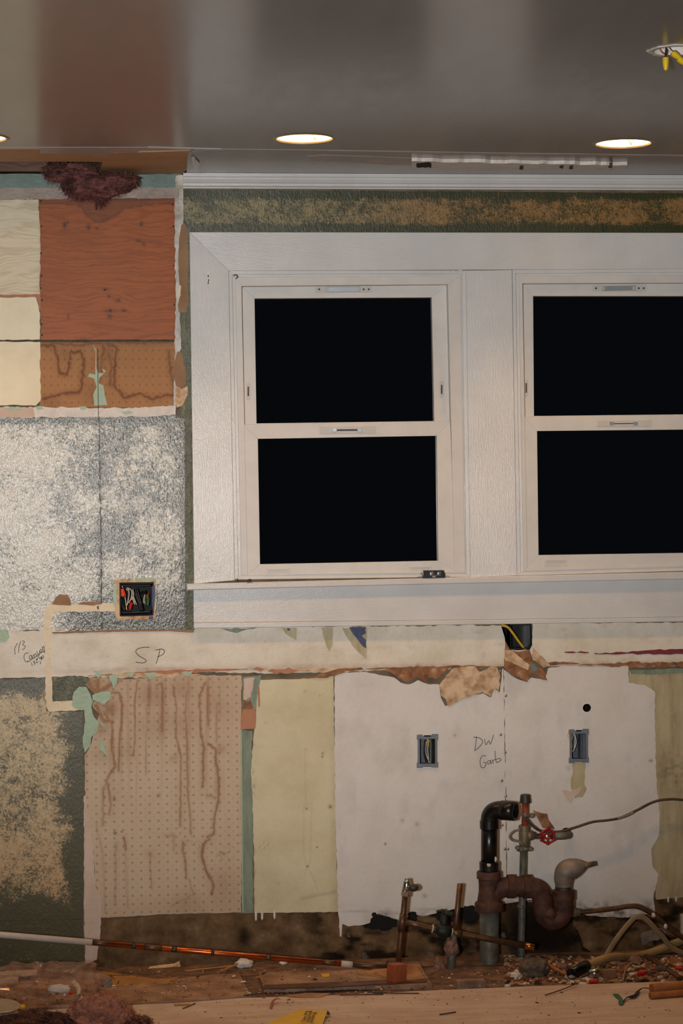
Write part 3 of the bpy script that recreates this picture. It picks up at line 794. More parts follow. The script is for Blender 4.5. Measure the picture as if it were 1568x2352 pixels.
# chased channel filled with beige plaster
wp('filled_channel', [(266, 1386), (266, 1404), (126, 1406), (120, 1412), (117, 1440), (115, 1500), (119, 1560), (121, 1612), (180, 1610), (192, 1618), (190, 1631), (112, 1634), (105, 1622), (103, 1500), (99, 1440), (103, 1395), (112, 1388)], 'channel', -.0022, .005, 1.5, 9, 33)
wp('bare_spot', [(119, 1388), (128, 1372), (138, 1365), (154, 1366), (162, 1378), (163, 1391)], 'brown_paper', -.003, .002, .8, 8, 34)
wp('bare_spot', [(179, 1388), (190, 1382), (230, 1381), (233, 1388), (215, 1391)], 'brown_paper', -.003, .002, .8, 8, 35)
wp('blue_chip', [(222, 1393), (227, 1391), (227, 1400), (224, 1400)], 'blue_paper', -.003, .001, 0)
wp('box_surround', [(262, 1331), (358, 1328), (358, 1421), (268, 1423), (264, 1404)], 'tan_paper', -.0026, .004, 1.4, 8, 36, holes=[BOXL])
wp('mint_chip', [(259, 1343), (266, 1340), (268, 1388), (260, 1392)], 'mint', -.0032, .001, 1, 8, 37)
wp('mint_chip', [(308, 1328), (357, 1327), (357, 1334), (312, 1333)], 'mint', -.0032, .001, .8, 8, 38)
wp('blue_chip', [(349, 1347), (355.5, 1344), (356, 1375), (353, 1412), (349, 1390)], 'blue_paper', -.0032, .001, .4, 8, 39)
wp('blue_chip', [(342, 1415), (352, 1415), (351, 1422), (341, 1422)], 'blue_paper', -.0034, .001, 0)
wp('board_edge', [(236, 1447), (300, 1446), (446, 1446), (444, 1453), (380, 1450), (236, 1452), (124, 1456), (118, 1452)], 'brown_paper', -.003, .005, .8, 12, 40)

# cream band under the window
def band_dark(P):
    ybot = 1549 - (P[:, 0] - 0) * .012
    d = np.abs(P[:, 1] - (ybot - 6))
    s = .55 * np.exp(-(d / 7) ** 2) * (fbm(P[:, 0] / 16, P[:, 1] / 4) * 1.4) * smoothstep(-50, 300, P[:, 0])
    s += .55 * np.maximum(0, fbm(P[:, 0] / 22, P[:, 1] / 7) - .60) * 2
    s += spots(P, [(215, 1480, 16, .2), (330, 1515, 40, .15), (625, 1476, 3, .9), (1110, 1505, 4, .6), (960, 1530, 5, .6)])
    return s
seamx = lambda y: 1155 + (y - 1440) * .011
wp('painted_board', [(-420, 1450), (440, 1447), (446, 1441), (1150, 1436), (1160, 1475), (1157, 1532), (1060, 1536), (900, 1538), (760, 1545), (600, 1546), (450, 1543), (300, 1553), (190, 1556), (-420, 1560)], 'band', -.0002, .004, 1.8, 9, 41, holes=[], cell=7, attrs={'dark': band_dark}, label='scraped cream board with pencilled letters')
wp('painted_board', [(1222, 1432), (1700, 1429), (1700, 1527), (1440, 1532), (1260, 1531), (1240, 1525), (1200, 1500), (1158, 1532), (1160, 1492), (1216, 1493), (1222, 1482)], 'band', -.0002, .004, 1.4, 9, 42, cell=7, attrs={'dark': band_dark}, label='scraped cream board with a red paint streak')
def chip(name, poly, mat, Y=-.0016, seed=1, amp=1.5, step=7): return wp(name, poly, mat, Y, .0012, amp, step, seed)
chip('torn_paper', [(645, 1442), (682, 1442), (680, 1470), (668, 1464), (655, 1455)], 'cream_old', seed=51)
chip('torn_paper', [(738, 1442), (765, 1442), (762, 1485), (756, 1495), (745, 1470)], 'cream_old', seed=52)
chip('torn_paper', [(785, 1442), (842, 1441), (841, 1515), (825, 1500), (800, 1470)], 'cream_old', seed=53)
chip('blue_wallpaper_scrap', [(802, 1441), (840, 1440), (840, 1455), (830, 1460), (841, 1470), (841, 1489), (832, 1484), (822, 1470), (812, 1458)], 'blue_paper', -.0026, 54)
chip('blue_wallpaper_scrap', [(659, 1443), (666, 1443), (665, 1449), (660, 1448)], 'blue_paper', -.0026, 55, .6)
chip('grime_chip', [(508, 1444), (590, 1442), (560, 1448), (545, 1454), (520, 1448)], 'teal_dirty', -.0014, 56)
# red streak
sk = band_px(1365, 1700, lambda t: 1500 - 8 * max(0, min(1, (t - .1) * 3)) , lambda t: 1502.5, 12, 1.6, 8)
wp('red_paint_streak', sk, 'red_paint', -.0018, .001, 0)
sk = band_px(1296, 1352, lambda t: 1497, lambda t: 1500, 9, 1.6, 9)
wp('red_paint_streak', sk, 'red_paint', -.0018, .001, 0)
# mint spot and torn edges along the band
chip('mint_chip', [(-40, 1446), (18, 1446), (22, 1462), (15, 1474), (-40, 1478)], 'mint', -.002, 57)
def ragged(name, x0, x1, y0, y1, h, mat, Y, seed, slope=-.012):
    r = random.Random(seed); n = max(3, int((x1 - x0) / 9))
    t = []; bt = []
    for i in range(n + 1):
        x = x0 + (x1 - x0) * i / n; y = y0 + (y1 - y0) * i / n
        e = min(1, 3.0 * min(i, n - i) / n + .15)
        t.append((x, y - h * e * r.uniform(.2, .6))); bt.append((x, y + h * e * r.uniform(.2, .7)))
    return wp(name, t + bt[::-1], mat, Y, .0014, 0)
ragged('torn_edge', 285, 570, 1546, 1537, 9, 'orange_patch', -.0016, 61)
ragged('torn_edge', 582, 606, 1537, 1537, 9, 'orange_patch', -.0018, 62)
ragged('torn_edge', 615, 682, 1541, 1540, 14, 'orange_patch', -.0018, 63)
ragged('torn_edge', 840, 1160, 1536, 1531, 9, 'rust_paper', -.0022, 64)
ragged('torn_edge', 200, 460, 1552, 1549, 12, 'tan_paper', -.0012, 65)
ragged('torn_edge', 1240, 1330, 1524, 1524, 8, 'rust_paper', -.0020, 66)
ragged('torn_edge', 1330, 1700, 1527, 1524, 12, 'rust_paper', -.0022, 67)
ragged('torn_edge', 680, 840, 1541, 1537, 9, 'tan_paper', -.0014, 68)
chip('torn_edge', [(705, 1556), (740, 1545), (780, 1536), (830, 1533), (835, 1537), (795, 1541), (768, 1553), (735, 1558)], 'rust_paper', -.003, 69)
chip('torn_edge', [(880, 1535), (960, 1533), (1030, 1532), (1006, 1560), (985, 1556), (975, 1568), (960, 1555), (930, 1566), (900, 1545)], 'rust_paper', -.003, 70)
for x, y, wd, hh, s in ((225, 1546, 10, 14, 71), (262, 1560, 12, 22, 72), (345, 1550, 16, 10, 73), (430, 1546, 14, 8, 74), (300, 1548, 10, 8, 75)):
    chip('mint_chip', [(x - wd, y - hh * .4), (x + wd, y - hh * .5), (x + wd * .6, y + hh * .2), (x, y + hh), (x - wd * .5, y + hh * .3)], 'mint', -.0026, s, 1.5, 5)

# lower left: gold sponged panel
def cov_gold(P):
    d = np.minimum.reduce([(192 - P[:, 0]) / 75, (P[:, 1] - 1560) / 60, (2105 - P[:, 1]) / 70 + .0])
    c = .03 + .56 * smoothstep(0, 1, d + (fbm(P[:, 0] / 40, P[:, 1] / 40) - .5) * .9)
    c += .20 * (fbm(P[:, 0] / 55 + 3, P[:, 1] / 55) - .5) * 2
    c = np.where(P[:, 1] > 2112, .22 + .25 * (fbm(P[:, 0] / 30, P[:, 1] / 14) - .5), c)
    return c
gold = lambda P: .6 * smoothstep(1750, 2050, P[:, 1]) * (.4 + .8 * fbm(P[:, 0] / 60, P[:, 1] / 60))
wp('glazed_panel', [(-420, 1562), (60, 1560), (104, 1556), (106, 1634), (190, 1634), (192, 1840), (190, 2110), (-420, 2120)], 'sponge_gold', -.0004, .0044, 1.2, 10, 80, cell=8, attrs={'cover': cov_gold, 'gold': gold}, label='olive board sponged with gold, low at the left')
wp('glazed_panel', [(-420, 2122), (190, 2112), (193, 2216), (-420, 2232)], 'sponge_gold', -.0008, .0048, 1.0, 10, 81, cell=9, attrs={'cover': cov_gold, 'gold': gold}, label='dark olive base board strip')
wp('olive_strip', [(121, 1554), (186, 1552), (206, 1560), (190, 1580), (176, 1610), (121, 1612)], 'olive', -.0010, .005, 1.5, 8, 82)
wp('plaster_strip', [(192, 1830), (196, 1826), (214, 1950), (218, 2030), (232, 2060), (231, 2140), (222, 2205), (196, 2215), (193, 2110)], 'pinkish', -.0014, .005, 1.2, 9, 83)

# pink wallpaper with drips
Z6 = lambda l: zoompts(0, 1500, 2.53, l)
DR = [(Z6(l), w_, k_) for l, w_, k_ in (
    ([(640, 230), (690, 230), (712, 300), (705, 400), (695, 520), (690, 680)], 2.2, .95),
    ([(600, 340), (650, 420), (650, 560), (672, 650), (630, 720), (600, 790), (598, 1000)], 2.2, .7),
    ([(800, 160), (780, 300), (785, 450), (775, 600)], 1.8, .75), ([(905, 190), (935, 170), (945, 210), (940, 450)], 2, .8),
    ([(850, 300), (850, 700)], 1.6, .5), ([(1005, 190), (1022, 300), (1022, 480), (1050, 600), (1048, 1000)], 2.2, .7),
    ([(1085, 220), (1078, 350), (1085, 560), (1090, 800), (1110, 1050)], 1.8, .65), ([(1190, 175), (1158, 250), (1165, 450), (1185, 560), (1178, 780)], 2.2, .85),
    ([(1210, 530), (1250, 560), (1255, 640), (1270, 720), (1268, 860), (1245, 950), (1240, 1050), (1205, 1065)], 2.3, .95),
    ([(1215, 1080), (1185, 1110), (1170, 1160), (1195, 1260), (1225, 1310), (1240, 1350), (1230, 1400)], 3.2, 1.0), ([(1065, 1100), (1062, 1150), (1078, 1220), (1080, 1310)], 2.4, .75),
    ([(625, 760), (645, 880), (635, 940)], 2.6, .7), ([(720, 1070), (730, 1140)], 2.5, .8), ([(1205, 200), (1210, 420)], 1.6, .55), ([(1260, 290), (1258, 520)], 2.0, .5),
    ([(560, 1000), (600, 1180), (610, 1500)], 1.5, .35), ([(675, 1100), (670, 1450)], 2.6, .4), ([(870, 1150), (880, 1370)], 1.6, .5), ([(960, 1060), (1010, 1060), (1010, 1150)], 2, .45), ([(730, 1140), (740, 1480)], 1.6, .35), ([(1100, 1310), (1120, 1400), (1000, 1470)], 2.2, .45),
    ([(510, 170), (560, 230), (620, 200), (680, 160)], 5, .7), ([(550, 300), (600, 390), (650, 400)], 4, .7), ([(1200, 830), (1250, 840)], 3, .5))]
BL = [(x, y, r, k) for (x, y), r, k in zip(Z6([(640, 330), (540, 190), (870, 240), (1050, 200), (1270, 560), (1010, 610), (920, 830), (600, 600), (1300, 1350), (1100, 1450), (870, 1170), (700, 560), (1050, 400), (1240, 300), (880, 420), (590, 430)]),
      [22, 24, 34, 34, 14, 12, 6, 26, 50, 44, 10, 30, 46, 40, 40, 26], [.6, .6, .5, .45, .5, .45, .6, .3, .4, .32, .4, .3, .34, .28, .34, .4])]
SP = [(x, y, r, k) for (x, y), r, k in zip(Z6([(664, 850), (668, 1046), (707, 1038), (1300, 1165), (585, 455), (1090, 1090), (1160, 1125), (1045, 1050), (960, 1350)]), [5, 5, 3.5, 5, 4, 4, 3, 5, 3], [.9, 1, .9, .8, .6, .6, .7, .5, .4])]
def st_pink(P):
    q = P + np.c_[fbm(P[:, 0] / 12, P[:, 1] / 12) - .5, fbm(P[:, 0] / 9 + 40, P[:, 1] / 9) - .5] * np.array([5, 8])
    s = np.zeros(len(P))
    for l, w_, k_ in DR:
        d = segdist(q, l); s = np.maximum(s, k_ * np.exp(-(d / w_) ** 2) + .28 * k_ * np.exp(-(d / (w_ * 3.4)) ** 2))
    s = np.maximum(s, spots(q, BL))
    s = s * (.65 + .6 * fbm(P[:, 0] / 8, P[:, 1] / 24)) + 1.5 * np.maximum(0, fbm(P[:, 0] / 9, P[:, 1] / 160) - .5) * smoothstep(2000, 1600, P[:, 1]) + .3 * fbm(P[:, 0] / 50, P[:, 1] / 60) * smoothstep(1800, 1580, P[:, 1]) + .18 * smoothstep(2030, 2100, P[:, 1])
    return s
def mould(P):
    a = np.exp(-(((P[:, 0] - 518) / 28) ** 2 + ((P[:, 1] - 1962) / 32) ** 2)) + .7 * np.exp(-(((P[:, 0] - 445) / 30) ** 2 + ((P[:, 1] - 1935) / 20) ** 2))
    sp = np.clip((fbm(P[:, 0] / 3, P[:, 1] / 3) - .52) * 7, 0, 1)
    return np.maximum(.75 * a * sp, spots(P, SP))
wp('wallpaper_sheet', [(196, 1830), (194, 1735), (208, 1712), (214, 1688), (222, 1660), (228, 1640), (212, 1622), (214, 1612), (234, 1608), (205, 1582), (190, 1566), (205, 1556), (300, 1560), (420, 1550), (555, 1552), (554, 1700), (554, 2096), (400, 2099), (232, 2108), (231, 2060), (218, 2030), (214, 1950)],
   'paper_pink', -.0006, .0046, 1.2, 9, 84, cell=2.8, attrs={'stain': st_pink, 'mould': mould}, label='pink dotted wallpaper streaked with brown drips')
chip('mint_chip', Z6([(430, 225), (460, 195), (500, 195), (525, 240), (540, 280), (530, 310), (545, 370), (575, 400), (560, 460), (530, 490), (525, 540), (490, 580), (480, 500), (495, 400), (490, 330), (430, 320), (415, 300)]), 'mint', -.0030, 85, 1.2)
chip('mint_chip', Z6([(535, 245), (570, 232), (620, 222), (645, 225), (640, 260), (605, 300), (575, 285), (540, 275)]), 'mint', -.0032, 86, 1.2)
chip('mint_chip', Z6([(575, 480), (590, 500), (605, 540), (625, 600), (600, 575), (580, 560)]), 'mint', -.0030, 87, .8)
chip('mint_chip', Z6([(580, 395), (612, 425), (605, 432), (585, 412)]), 'mint', -.0030, 88, .5)
# narrow teal strip with its patches
wp('teal_strip', [(556, 1675), (579, 1680), (578, 1760), (582, 1880), (580, 2000), (581, 2096), (556, 2097), (553, 1860), (552, 1700)], 'teal_dirty', .0002, .004, 1.4, 8, 89)
prism('mint_edge', [(552, 1680), (555, 1680), (559, 2096), (556, 2096)], -.001, .003, 'mint', wall)
wp('plaster_strip', [(557, 1556), (600, 1550), (596, 1570), (588, 1630), (556, 1630)], 'teal_dirty', 0, .004, 1.4, 8, 90)
chip('pink_patch', [(559, 1560), (585, 1556), (576, 1600), (560, 1612)], 'pinkish', -.001, 91)
chip('torn_edge', [(558, 1606), (570, 1612), (575, 1606), (582, 1626), (578, 1630), (557, 1629)], 'rust_paper', -.0016, 92)
chip('orange_patch', [(557, 1630), (584, 1629), (588, 1634), (586, 1673), (552, 1676), (553, 1650)], 'orange_patch', -.002, 93, .8)
# cream panel
def cream_dark(P):
    s = spots(P, [(700, 1588, 2.5, .6), (702, 1721, 2.5, .5), (758, 1853, 4, 1), (704, 1857, 2.5, 1), (706, 1990, 3, 1), (741, 1731, 2.5, 1), (740, 1738, 2, .9), (733, 1599, 1.6, .9), (728, 1946, 1.6, .9), (610, 1660, 1.8, .8), (640, 2030, 2, .5)])
    s = np.maximum(s, .5 * np.exp(-(np.abs(segdist(P, [(600, 1948), (612, 1936)]) - 5) / .8) ** 2))
    for l in ([(698, 1850), (697, 1960), (704, 1990)], [(715, 1850), (712, 1980), (704, 1990)], [(704, 1990), (700, 2010)], [(700, 1720), (702, 1850)], [(704, 1990), (722, 2020), (728, 2045)]):
        s = np.maximum(s, .16 * np.exp(-(segdist(P, l) / 1.6) ** 2))
    s = np.maximum(s, .3 * np.exp(-(segdist(P, [(692, 2064), (770, 2048)]) / 4) ** 2))
    s += .45 * smoothstep(752, 775, P[:, 0]) * fbm(P[:, 0] / 6, P[:, 1] / 30) + .6 * np.exp(-np.abs(P[:, 0] - 582 - (P[:, 1] - 1560) * .002) / 3) * np.clip((fbm(P[:, 0] / 6, P[:, 1] / 14) - .5) * 4, 0, 1)
    return s
wp('cream_panel', [(598, 1562), (680, 1560), (735, 1556), (765, 1548), (768, 1700), (771, 1900), (776, 2094), (700, 2096), (584, 2097), (583, 1960), (580, 1850), (576, 1770), (582, 1690), (588, 1632), (594, 1580)], 'cream_wall', -.0002, .0042, 1.0, 9, 95, cell=4, attrs={'dark': cream_dark}, label='plain cream painted board beside the wallpaper')
chip('ochre_drip', [(592, 1578), (596, 1578), (597, 1622), (593, 1624)], 'orange_patch', -.0014, 96, .4)
# white primed boards either side of the drywall joint
def wd1(P):
    s = spots(P, [(924, 1885, 4, .45), (957, 1893, 4, .4), (975, 2058, 5, .5), (850, 1912, 1.6, .9), (1044, 1690, 3, .5), (884, 1939, 1.5, .9), (1010, 1622, 2, .4)])
    s = np.maximum(s, .9 * np.clip(fbm(P[:, 0] / 12, P[:, 1] / 9) * 2 - .75, 0, 1) * smoothstep(2085, 2112, P[:, 1] + 14 * fbm(P[:, 0] / 20, P[:, 1] / 20)) * smoothstep(840, 870, P[:, 0]))
    s += .22 * np.maximum(0, fbm(P[:, 0] / 30, P[:, 1] / 60) - .58) * 2
    s = np.maximum(s, .25 * np.exp(-(np.abs(P[:, 1] - 2095 + .03 * (P[:, 0] - 770)) / 1.2) ** 2))
    return s
wp('white_panel', [(768, 1552), (790, 1545), (840, 1543), (880, 1552), (905, 1556), (920, 1568), (940, 1572), (960, 1562), (985, 1572), (1008, 1572), (1012, 1602), (1022, 1622), (1060, 1606), (1090, 1596), (1110, 1592), (1125, 1602), (1135, 1582), (1148, 1590), (1153, 1536), (1156, 1536), (1158, 1700), (1161, 1860), (1164, 2075), (1100, 2082), (1050, 2086), (1000, 2098), (970, 2104), (945, 2100), (925, 2118), (890, 2105), (868, 2098), (862, 2116), (835, 2124), (800, 2128), (786, 2122), (784, 2152), (780, 2150), (779, 2112), (776, 2090), (771, 1900), (768, 1700)],
   'white_wall', -.0004, .0044, 1.0, 9, 100, holes=[BOXM], cell=5, attrs={'dark': wd1}, label='white primed board left of the drywall joint')
def wd2(P):
    s = spots(P, [(1494, 1747, 3, 1), (1305, 1765, 4, .4), (1287, 1705, 1.6, .9), (1165, 2020, 3, .7), (1310, 2060, 4, .5), (1240, 1640, 24, .08), (1190, 1570, 24, .12)])
    s = np.maximum(s, .9 * np.clip(fbm(P[:, 0] / 12, P[:, 1] / 9) * 2 - .75, 0, 1) * smoothstep(2062, 2095, P[:, 1] + 12 * fbm(P[:, 0] / 20, P[:, 1] / 20)))
    s += .22 * np.maximum(0, fbm(P[:, 0] / 30, P[:, 1] / 60) - .58) * 2
    return s
wp('white_panel', [(1157, 1538), (1175, 1552), (1195, 1562), (1208, 1566), (1220, 1556), (1250, 1562), (1258, 1535), (1290, 1530), (1400, 1532), (1442, 1531), (1444, 1568), (1482, 1574), (1504, 1590), (1503, 1640), (1507, 1800), (1515, 1870), (1512, 1920), (1495, 1950), (1498, 1990), (1512, 2008), (1500, 2062), (1504, 2096), (1470, 2104), (1430, 2108), (1380, 2106), (1345, 2102), (1325, 2088), (1310, 2075), (1240, 2064), (1165, 2075), (1162, 1860), (1159, 1700)],
   'white_wall', -.0008, .0048, 1.2, 9, 101, holes=[BOXR, HOLR, HOLP], cell=5, attrs={'dark': wd2}, label='white primed board right of the drywall joint')
for x, y in ((1149.5, 1687.5), (1160, 1728), (1161, 1598), (1149, 1541), (1152, 1793), (1161, 1828), (1159, 1950), (1153, 1895), (1166, 1950)):
    c = W(x, y, -.0008); rings('screw_head', c + Vector((0, .001, 0)), (0, -1, 0), [(0, .0042), (.0018, .0042), (.0026, .003)], 'screw', wall, 10)
chip('torn_paper', zoompts(960, 1400, 2.58, [(125, 450), (165, 390), (215, 345), (260, 340), (340, 335), (365, 370), (400, 355), (440, 330), (470, 345), (485, 380), (480, 500), (465, 470), (440, 485), (435, 520), (385, 490), (300, 520), (235, 545), (180, 575), (165, 530), (135, 510)]), 'tan_paper', -.0034, 105)
chip('torn_paper', zoompts(960, 1400, 2.58, [(508, 300), (520, 200), (545, 240), (600, 250), (660, 240), (680, 300), (700, 340), (740, 355), (765, 420), (735, 415), (700, 380), (670, 380), (645, 430), (600, 400), (560, 390), (510, 345)]), 'rust_paper', -.0034, 106)
chip('torn_paper', zoompts(960, 1400, 2.58, [(512, 240), (560, 245), (600, 280), (660, 330), (650, 360), (590, 330), (515, 300)]), 'tan_paper', -.0044, 107)
chip('torn_paper', zoompts(960, 1400, 2.58, [(680, 225), (720, 270), (780, 325), (740, 345), (700, 310), (675, 280)]), 'tan_paper', -.0046, 108)
chip('teal_chip', zoompts(960, 1400, 2.58, [(660, 320), (690, 325), (705, 360), (680, 370)]), 'teal', -.005, 109, .8)
chip('torn_paper', zoompts(960, 1400, 2.58, [(915, 905), (990, 910), (985, 1040), (998, 1060), (975, 1110), (930, 1120), (905, 1060), (905, 1000), (918, 960)]), 'cream_old', -.0022, 110)
chip('torn_paper', zoompts(960, 1400, 2.58, [(850, 1072), (880, 1070), (900, 1080), (935, 1062), (970, 1050), (955, 1085), (920, 1110), (905, 1145), (885, 1130), (865, 1095)]), 'pinkish', -.0034, 111, 1)
chip('torn_paper', zoompts(960, 1400, 2.58, [(680, 1188), (725, 1205), (765, 1210), (775, 1250), (812, 1302), (770, 1298), (740, 1295), (715, 1250)]), 'rust_paper', -.0034, 112, 1)
# olive cream board at the right
def old_dark(P):
    return .7 * np.exp(-(((P[:, 0] - 1550) / 40) ** 2 + ((P[:, 1] - 1775) / 45) ** 2)) * np.clip(fbm(P[:, 0] / 14, P[:, 1] / 4) * 2.4 - .9, 0, 1) + .4 * np.maximum(0, fbm(P[:, 0] / 8, P[:, 1] / 50) - .55) * 2 + spots(P, [(1536, 1880, 2, .8)])
wp('cream_panel', [(1445, 1540), (1700, 1534), (1700, 2052), (1560, 2062), (1506, 2066), (1508, 2010), (1495, 1990), (1492, 1952), (1509, 1920), (1512, 1870), (1504, 1800), (1500, 1640), (1500, 1592), (1480, 1577), (1445, 1571)], 'cream_old', .0004, .0038, 1.2, 9, 115, cell=6, attrs={'dark': old_dark}, label='olive cream painted board at the right')
chip('teal_chip', [(1446, 1540), (1600, 1534), (1560, 1546), (1500, 1550), (1450, 1548)], 'teal_dirty', -.0012, 116)
# grimy plaster along the base
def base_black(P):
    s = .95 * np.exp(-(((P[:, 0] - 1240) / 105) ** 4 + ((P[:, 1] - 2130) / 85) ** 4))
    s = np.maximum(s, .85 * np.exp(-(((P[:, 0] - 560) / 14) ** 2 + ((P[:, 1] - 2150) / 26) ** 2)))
    s = np.maximum(s, .9 * np.clip(fbm(P[:, 0] / 45, P[:, 1] / 22) * 5.5 - 2.4, 0, 1) * smoothstep(620, 780, P[:, 0]))
    s = np.maximum(s, .35 * smoothstep(2150, 2200, P[:, 1]) * fbm(P[:, 0] / 30, P[:, 1] / 12))
    return s
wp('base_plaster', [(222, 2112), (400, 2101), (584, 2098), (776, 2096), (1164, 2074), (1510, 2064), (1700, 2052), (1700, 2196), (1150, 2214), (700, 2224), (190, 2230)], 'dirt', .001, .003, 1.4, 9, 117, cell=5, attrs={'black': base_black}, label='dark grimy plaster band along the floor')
def lp_black(P):
    return np.clip(fbm(P[:, 0] / 26, P[:, 1] / 10) * 2.2 - 1.0 + .7 * smoothstep(2125, 2100, P[:, 1]), 0, .9)
wp('plaster_patch', zoompts(1200, 2080, 4.26, [(490, 120), (620, 125), (800, 120), (1000, 115), (1180, 130), (1290, 230), (1280, 400), (1100, 460), (900, 480), (700, 475), (590, 400), (575, 330), (540, 240), (490, 200)]), MAT['dirt'], -.0022, .004, 1.4, 8, 118, cell=5, attrs={'black': lp_black}, label='paler broken plaster behind the loose tubes')
for x0, x1, y0, y1 in ((585, 590, 2094, 2116), (599, 604, 2094, 2114), (628, 632, 2092, 2112), (780, 784, 2110, 2152), (1532, 1536, 2060, 2074), (1550, 1554, 2060, 2072)):
    chip('white_drip', [(x0, y0), (x1, y0), (x1, y1 - 4), ((x0 + x1) / 2, y1), (x0, y1 - 5)], 'white_chip', -.0024, int(x0), .5)
for x, y, r in ((835, 2196, 8), (985, 2200, 12), (800, 2148, 5), (1155, 2150, 7), (240, 2218, 5)):
    chip('plaster_splash', [(x - r, y), (x - r * .4, y - r * 1.2), (x + r * .7, y - r), (x + r, y + r * .6), (x, y + r * 1.2)], 'concrete', -.0012, int(x), 2, 4)

for k, pl in enumerate(([(856, 2096), (870, 2102), (890, 2106), (911, 2112), (914, 2128), (880, 2138), (855, 2136), (836, 2128), (850, 2118)], [(936, 2100), (950, 2094), (960, 2104), (954, 2120), (940, 2122)], [(1052, 2086), (1080, 2080), (1098, 2084), (1098, 2110), (1070, 2116), (1056, 2104)], [(1000, 2100), (1030, 2094), (1048, 2100), (1040, 2118), (1010, 2120)])):
    chip('mould_patch', pl, 'dark', -.0030, 140 + k, 3.0, 4)
# handwriting on the boards
Z3 = lambda l: zoompts(0, 920, 2.8, l)
strokes('pencil_writing', [Z3(l) for l in ([(960, 1588), (925, 1587), (885, 1597), (873, 1617), (895, 1642), (925, 1660), (941, 1674), (920, 1687), (872, 1682)], [(1028, 1598), (1020, 1640), (1003, 1692)], [(1002, 1604), (1040, 1598), (1057, 1612), (1045, 1634), (1012, 1648)])], -.0008, 1.5, 'pen', wall, 'hand written letters S P')
CAN = ([(112, 1560), (95, 1595), (98, 1635)], [(134, 1548), (122, 1585), (120, 1622)], [(142, 1545), (158, 1552), (146, 1570), (163, 1580), (152, 1600), (143, 1598)],
       [(182, 1622), (160, 1630), (154, 1655), (166, 1680), (182, 1672)], [(203, 1640), (190, 1642), (190, 1662), (204, 1656), (203, 1638), (212, 1660)], [(214, 1632), (222, 1656)], [(217, 1642), (228, 1628), (238, 1648)],
       [(236, 1612), (244, 1634)], [(256, 1606), (250, 1640), (236, 1668)], [(262, 1600), (256, 1612), (266, 1618), (272, 1604), (262, 1599)], [(270, 1585), (280, 1604)], [(274, 1592), (282, 1578), (286, 1600)], [(176, 1684), (240, 1640), (310, 1588)],
       [(200, 1684), (208, 1706)], [(212, 1676), (222, 1676), (216, 1686), (228, 1688), (220, 1700)], [(228, 1666), (240, 1664), (234, 1684), (246, 1684)], [(256, 1676), (262, 1688), (258, 1694)], [(262, 1650), (252, 1656), (262, 1662), (266, 1648), (268, 1672)], [(272, 1642), (268, 1656), (278, 1658), (280, 1644), (272, 1641)],
       [(292, 1606), (282, 1610), (290, 1614), (282, 1620), (294, 1622)], [(290, 1636), (300, 1634), (294, 1648)])
strokes('pen_writing', [Z3(l) for l in CAN], -.0008, 1.3, 'pen', wall, 'hand written figures and the word Canyon')
Z2 = lambda l: zoompts(960, 1400, 2.58, l)
strokes('pencil_writing', [Z2(l) for l in ([(346, 752), (342, 790), (336, 832)], [(326, 756), (365, 762), (382, 785), (362, 815), (333, 838)], [(393, 768), (402, 802), (418, 776), (428, 798), (447, 742)],
       [(402, 868), (380, 868), (367, 895), (372, 932), (392, 936), (402, 910), (386, 905)], [(428, 894), (412, 900), (414, 916), (428, 908), (428, 893), (434, 916)], [(438, 888), (445, 914)], [(441, 900), (456, 886)], [(454, 838), (458, 880), (464, 908)], [(462, 888), (484, 882), (488, 894), (466, 908)])], -.0010, 1.3, 'pen', wall, 'hand written note DW Garb')

# upper band over the window, split at the joint
covT = lambda P: np.clip(.10 + .42 * smoothstep(0, 20, np.minimum(P[:, 1] - 445, 528 - P[:, 1]) + 10 * (fbm(P[:, 0] / 20, P[:, 1] / 12) - .5)) + .4 * (fbm(P[:, 0] / 60, P[:, 1] / 30) - .5), 0, 1)
goldT = lambda P: smoothstep(600, 1150, P[:, 0])
wp('glazed_panel', [(421, 436), (468, 436), (478, 470), (493, 500), (491, 530), (421, 532)], 'sponge_dim', -.0014, .005, 1.0, 9, 120, cell=6, attrs={'cover': covT, 'gold': goldT}, label='cracked end of the olive band over the window')
wp('glazed_panel', [(470, 436), (1143, 440), (1144, 535), (493, 535), (495, 500), (480, 470)], 'sponge_dim', -.0006, .004, .8, 9, 121, cell=6, attrs={'cover': covT, 'gold': goldT}, label='olive band sponged with gold over the left window')
wp('glazed_panel', [(1145, 440), (1800, 446), (1800, 535), (1146, 535)], 'sponge_dim', -.0004, .004, .8, 9, 122, cell=6, attrs={'cover': covT, 'gold': goldT}, label='olive band sponged with gold over the right window')

# ---- crown moulding
trim2 = thing('trim_2', 'white crown moulding where wall meets ceiling', None, W(1000, 437, 0), kind='structure')
cx0, cx1 = W(420, 420).x, XR
prof = [(.004, 0.0), (-.034, 0.0), (-.034, -.010), (-.030, -.013), (-.030, -.017), (-.024, -.026), (-.020, -.029), (-.017, -.029), (-.017, -.036), (-.009, -.040), (-.009, -.043), (.004, -.043)]
vs = []
for x in (cx0, cx1):
    for yy, zz in prof: vs.append((x, yy, CEIL + zz))
n = len(prof)
recalc(mesh_obj('crown_moulding', vs, [tuple(range(n)), tuple(range(n, 2 * n))] + [(i, (i + 1) % n, n + (i + 1) % n, n + i) for i in range(n)], 'trim_h', trim2))

